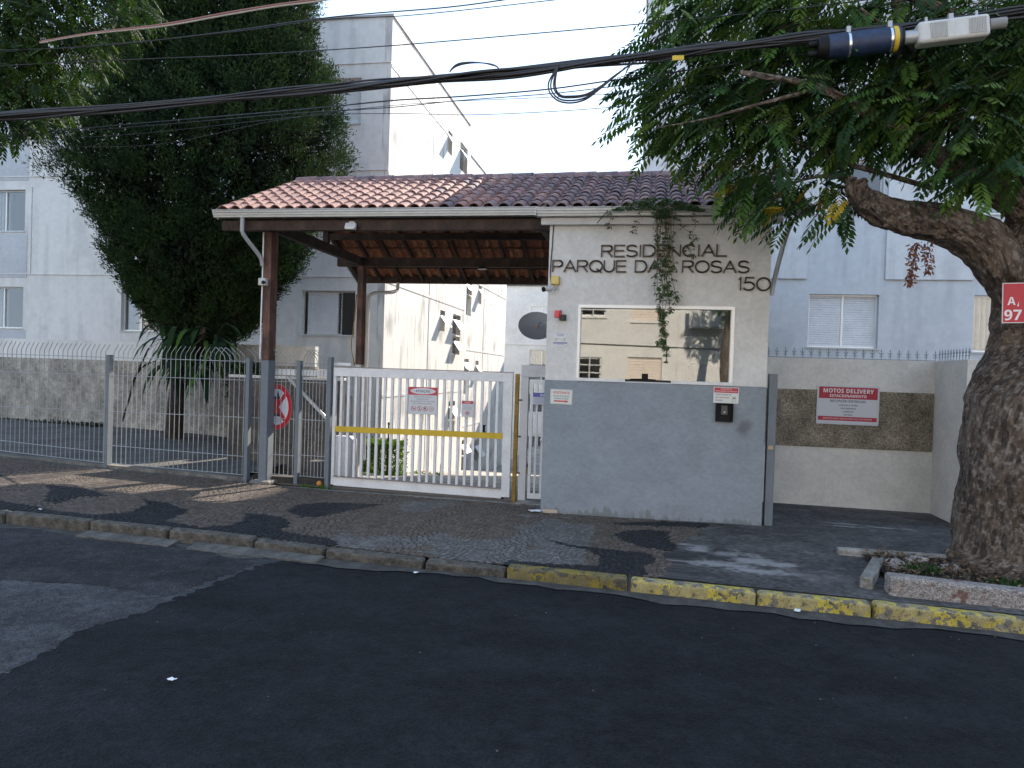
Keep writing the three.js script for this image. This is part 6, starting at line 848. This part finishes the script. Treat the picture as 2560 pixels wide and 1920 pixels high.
// weeds and orange by the gate post, scraps of paper
{
  const R = rng(808), W = new Foliage(); for (let i = 0; i < 90; i++) { const x = -5.3 + R() * 0.5, o = V(x, walkY(x, -10.8), -10.78 + (R() - 0.5) * 0.1), d = V(R() - 0.5, 0.9, R() - 0.5).normalize(); W.blade(o, d, perp(d, R), 0.04 + R() * 0.06, 0.012, jit(C(0.08, 0.16, 0.03), R), 0.2); } solo('weeds', W.geo(), mt.leaf, 'tuft of grass growing at the foot of the fence by the gate', 'weeds');
  const op = onG(798, 1216, walkY); solo('orange_fruit', lumpy(new THREE.SphereGeometry(0.045, 16, 10).translate(op.x, op.y + 0.045, op.z), 0.004, 2), M(C(0.55, 0.22, 0.04)), 'small orange object on the ground beside the gate post', 'fruit');
  const scrap = (px, py, s, fn, l) => { const p = onG(px, py, fn), g = new THREE.PlaneGeometry(s, s * 0.6, 4, 3), q = g.attributes.position; g.rotateX(-Math.PI / 2); for (let i = 0; i < q.count; i++) q.setY(i, 0.012 + 0.02 * fbm3(q.getX(i) * 40 + px, 0, q.getZ(i) * 40)); g.rotateY(px); g.translate(p.x, p.y + 0.006, p.z); g.computeVertexNormals(); solo('paper_scrap', g, M(C(0.72, 0.72, 0.72), { side: THREE.DoubleSide }), l, 'litter', 'scraps of paper'); };
  scrap(1342, 1281, 0.22, walkY, 'crumpled white paper on the pavement at the booth corner'); scrap(1041, 1437, 0.06, roadY, 'scrap of white paper in the gutter before the driveway'); scrap(1993, 1533, 0.09, roadY, 'scrap of white paper on the road below the yellow kerb'); scrap(430, 1708, 0.06, roadY, 'scrap of white paper on the dark asphalt below the worn patch'); scrap(1392, 1400, 0.045, walkY, 'scrap of white paper on the mosaic before the booth'); scrap(100, 1278, 0.06, walkY, 'scrap of white paper on the mosaic by the left kerb');
  // pebbles and specks on the asphalt
  const S = []; for (let i = 0; i < 90; i++) { const x = -7 + R() * 11, z = KZ + 0.1 + Math.pow(R(), 1.6) * 3.6; const s = 0.002 + R() * 0.004; S.push(uvm(new THREE.IcosahedronGeometry(s, 0).scale(1.3, 0.7, 1).translate(x, roadY(x, z) + 0.012, z))); } struct('road_grit', merge(S), M(C(0.13, 0.125, 0.12)), 'stuff');
}
// ---------------------------------------------------------------- overhead cables
{
  const R = rng(909), Z = -7.5; const path = (pts, z = Z) => pts.map(p => onZ(p[0], p[1], p[2] || z));
  const main = path([[-260, 312], [0, 291], [300, 270], [700, 232], [1000, 204], [1280, 182], [1600, 146], [1800, 120], [2000, 97], [2300, 62], [2620, 20], [2950, -30]]), curve = new THREE.CatmullRomCurve3(main, false, 'centripetal');
  const bun = thing('cable_bundle', 'thick bundle of black cables crossing the whole street view', 'cable', V(main[5].x, main[5].y - 0.05, Z));
  for (let s = 0; s < 10; s++) { const ph = s * 0.63 * 3, rr0 = s < 3 ? 0.015 : 0.036, pts = []; for (let i = 0; i <= 60; i++) { const t = i / 60, p = curve.getPoint(t), a = ph + t * 9 + Math.sin(t * 23 + s * 2) * 0.7; p.y += Math.sin(a) * rr0 * (1 + 0.4 * Math.sin(t * 31 + s)); p.z += Math.cos(a) * rr0; pts.push(p); } part('strand', tube(pts, 0.0115 + (s % 3) * 0.003, 240, 6), mt.cable, bun); }
  const zc = ([x, y]) => [1100 + x / 3.687, 100 + y / 3.687];
  for (const off of [0, 8, 22]) part('slack_loop', tube(path([[90, 295], [110, 262 + off * 0.4], [160, 222 + off * 0.8], [260, 205 + off * 0.5], [390, 212], [480, 225 + off * 0.3], [530, 250], [548, 285]].map(zc), Z + 0.05), 0.007, 40, 5), mt.cable, bun);
  for (const [o, w] of [[0, 1], [22, 0.9], [48, 0.75], [62, 0.72]]) part('slack_loop', tube(path([[1090, 240], [1050 + o * 0.4, 300], [1000 + o, 400], [1010 + o, 480 - o * 0.3], [1080 + o * 0.6, 555 - o * 0.7], [1200, 580 - o], [1340, 548 - o * 0.75], [1480, 445 - o * 0.3], [1600, 345 - o * 0.15], [1700, 265], [1800, 190]].map(zc), Z + 0.06), 0.0085, 70, 6), mt.cable, bun);
  { const p = onZ(1695, 145, Z + 0.06); part('yellow_tag', BX(p.x - 0.055, p.x + 0.055, p.y - 0.022, p.y + 0.022, p.z, p.z + 0.006), mt.yellow, bun); }
  const thin = (pts, r, label, z, m = mt.cable) => solo('cable', tube(path(pts, z), r, 80, 5), m, label, 'cable', 'thin overhead cables');
  thin([[-200, 362], [0, 342], [262, 316], [508, 295], [787, 271], [985, 251], [1142, 242], [1372, 223], [1538, 200], [1800, 165], [2200, 110], [2700, 40]], 0.008, 'thin cable running just below the thick bundle', -7.9); thin([[-200, 365], [0, 345], [400, 312], [760, 282], [985, 268], [1142, 252], [1400, 232], [1540, 215], [1900, 170], [2600, 70]], 0.0055, 'second thin cable running just below the thick bundle', -8.0);
  thin([[-200, 350], [0, 348], [300, 338], [800, 288], [1000, 284], [1181, 287], [1531, 268], [1760, 240], [2000, 268], [2300, 260]], 0.004, 'lowest thin cable sagging over the tiled roof', -8.1); thin([[-200, 355], [0, 360], [140, 366], [400, 360], [700, 300], [1000, 262], [1500, 236], [2000, 190], [2600, 90]], 0.0035, 'hair thin cable among those below the thick bundle', -8.05);
  thin([[-200, 180], [0, 165], [300, 150], [600, 138], [819, 125], [994, 113], [1300, 87], [1695, 51], [2000, 20], [2400, -30]], 0.006, 'single cable crossing the sky above the thick bundle', -7.7); thin([[-200, 130], [200, 118], [500, 88], [828, 43], [1130, 17], [1257, 0], [1700, -70]], 0.007, 'upper cable crossing the corner of the left block roof', -7.7); thin([[-200, 145], [300, 108], [600, 78], [828, 47], [1002, 40], [1385, 0], [1900, -60]], 0.005, 'top cable just over the left block roof', -7.75); thin([[100, 105], [221, 84], [410, 61], [574, 31], [692, 12], [780, 0], [1000, -35]], 0.012, 'reddish twisted cable in front of the conifer top', -7.5, M(C(0.22, 0.10, 0.08))); thin([[100, 107], [221, 86], [410, 65], [574, 36], [692, 16], [780, 5], [1000, -30]], 0.009, 'pale cable twisted with the reddish one before the conifer', -7.5, M(C(0.35, 0.33, 0.30)));
  // splice closure
  const a = onZ(2068, 119, -7.4), b = onZ(2246, 97, -7.4), ax = b.clone().sub(a).normalize(), qq = new THREE.Quaternion().setFromUnitVectors(V(0, 1, 0), ax), L = a.distanceTo(b), cyl = (r0, r1, t0, t1, n = 28) => { const g = new THREE.CylinderGeometry(r1, r0, (t1 - t0), n); g.translate(0, (t0 + t1) / 2, 0); g.applyQuaternion(qq); return uvm(g.translate(a.x, a.y, a.z)); };
  const sc = thing('splice_closure', 'blue cylindrical cable splice closure strapped to the bundle', 'closure', V((a.x + b.x) / 2, a.y - 0.15, a.z)); part('body', cyl(0.112, 0.112, 0, L), M(C(0.016, 0.040, 0.12), { map: rep(T.conc, 0.4), roughness: 0.55 }), sc); part('end_cap', cyl(0.085, 0.115, -0.09, -0.001), mt.black, sc); part('end_cap', cyl(0.11, 0.10, L + 0.001, L + 0.03), mt.black, sc); for (const t of [0.17, 0.53]) { part('strap', cyl(0.1145, 0.1145, t, t + 0.022), M(C(0.6, 0.62, 0.64), { metalness: 0.9, roughness: 0.25 }), sc); const h = a.clone().addScaledVector(ax, t + 0.011); part('hanger', BX(h.x - 0.018, h.x + 0.018, h.y + 0.10, h.y + 0.17, h.z - 0.02, h.z + 0.02), mt.gutter, sc); } part('label', cyl(0.1135, 0.1135, L - 0.06, L - 0.02), mt.yellow, sc); for (const k of [-1, 1]) part('cable_entry', cyl(0.03, 0.03, -0.17, -0.09, 10).translate(0, k * 0.045, 0), mt.black, sc); part('connector', cyl(0.06, 0.06, L + 0.04, L + 0.18, 16), mt.gutter, sc);
  const c = onZ(2378, 79, -7.4), am = thing('line_amplifier', 'white ribbed amplifier box hanging on the cable bundle', 'amplifier', V(c.x, c.y - 0.12, c.z)); const tilt = new THREE.Matrix4().makeRotationZ(0.085), put = g => g.applyMatrix4(tilt).translate(c.x, c.y, c.z); part('case', put(uvm(new RoundedBoxGeometry(0.60, 0.20, 0.16, 4, 0.035))), M(C(0.55, 0.55, 0.53), { map: rep(T.paint, 0.5), roughness: 0.55 }), am); for (const [x0, n] of [[-0.2, 11], [0.12, 11]]) for (let i = 0; i < n; i++) part('rib', put(BX(x0 + i * 0.0135, x0 + i * 0.0135 + 0.006, -0.07, 0.07, 0.081, 0.088)), M(C(0.40, 0.40, 0.39)), am); for (const x of [-0.22, -0.02, 0.2]) part('bolt', put(uvm(new THREE.CylinderGeometry(0.014, 0.014, 0.05, 8).translate(x, 0.115, 0.04))), mt.gutter, am); part('plug', put(uvm(new THREE.CylinderGeometry(0.05, 0.05, 0.14, 14).rotateZ(Math.PI / 2).translate(0.38, 0.02, 0))), M(C(0.2, 0.2, 0.2)), am); part('hanger', put(BX(-0.02, 0.02, 0.10, 0.16, -0.02, 0.02)), mt.gutter, am);
}
renderer.render(scene, camera);
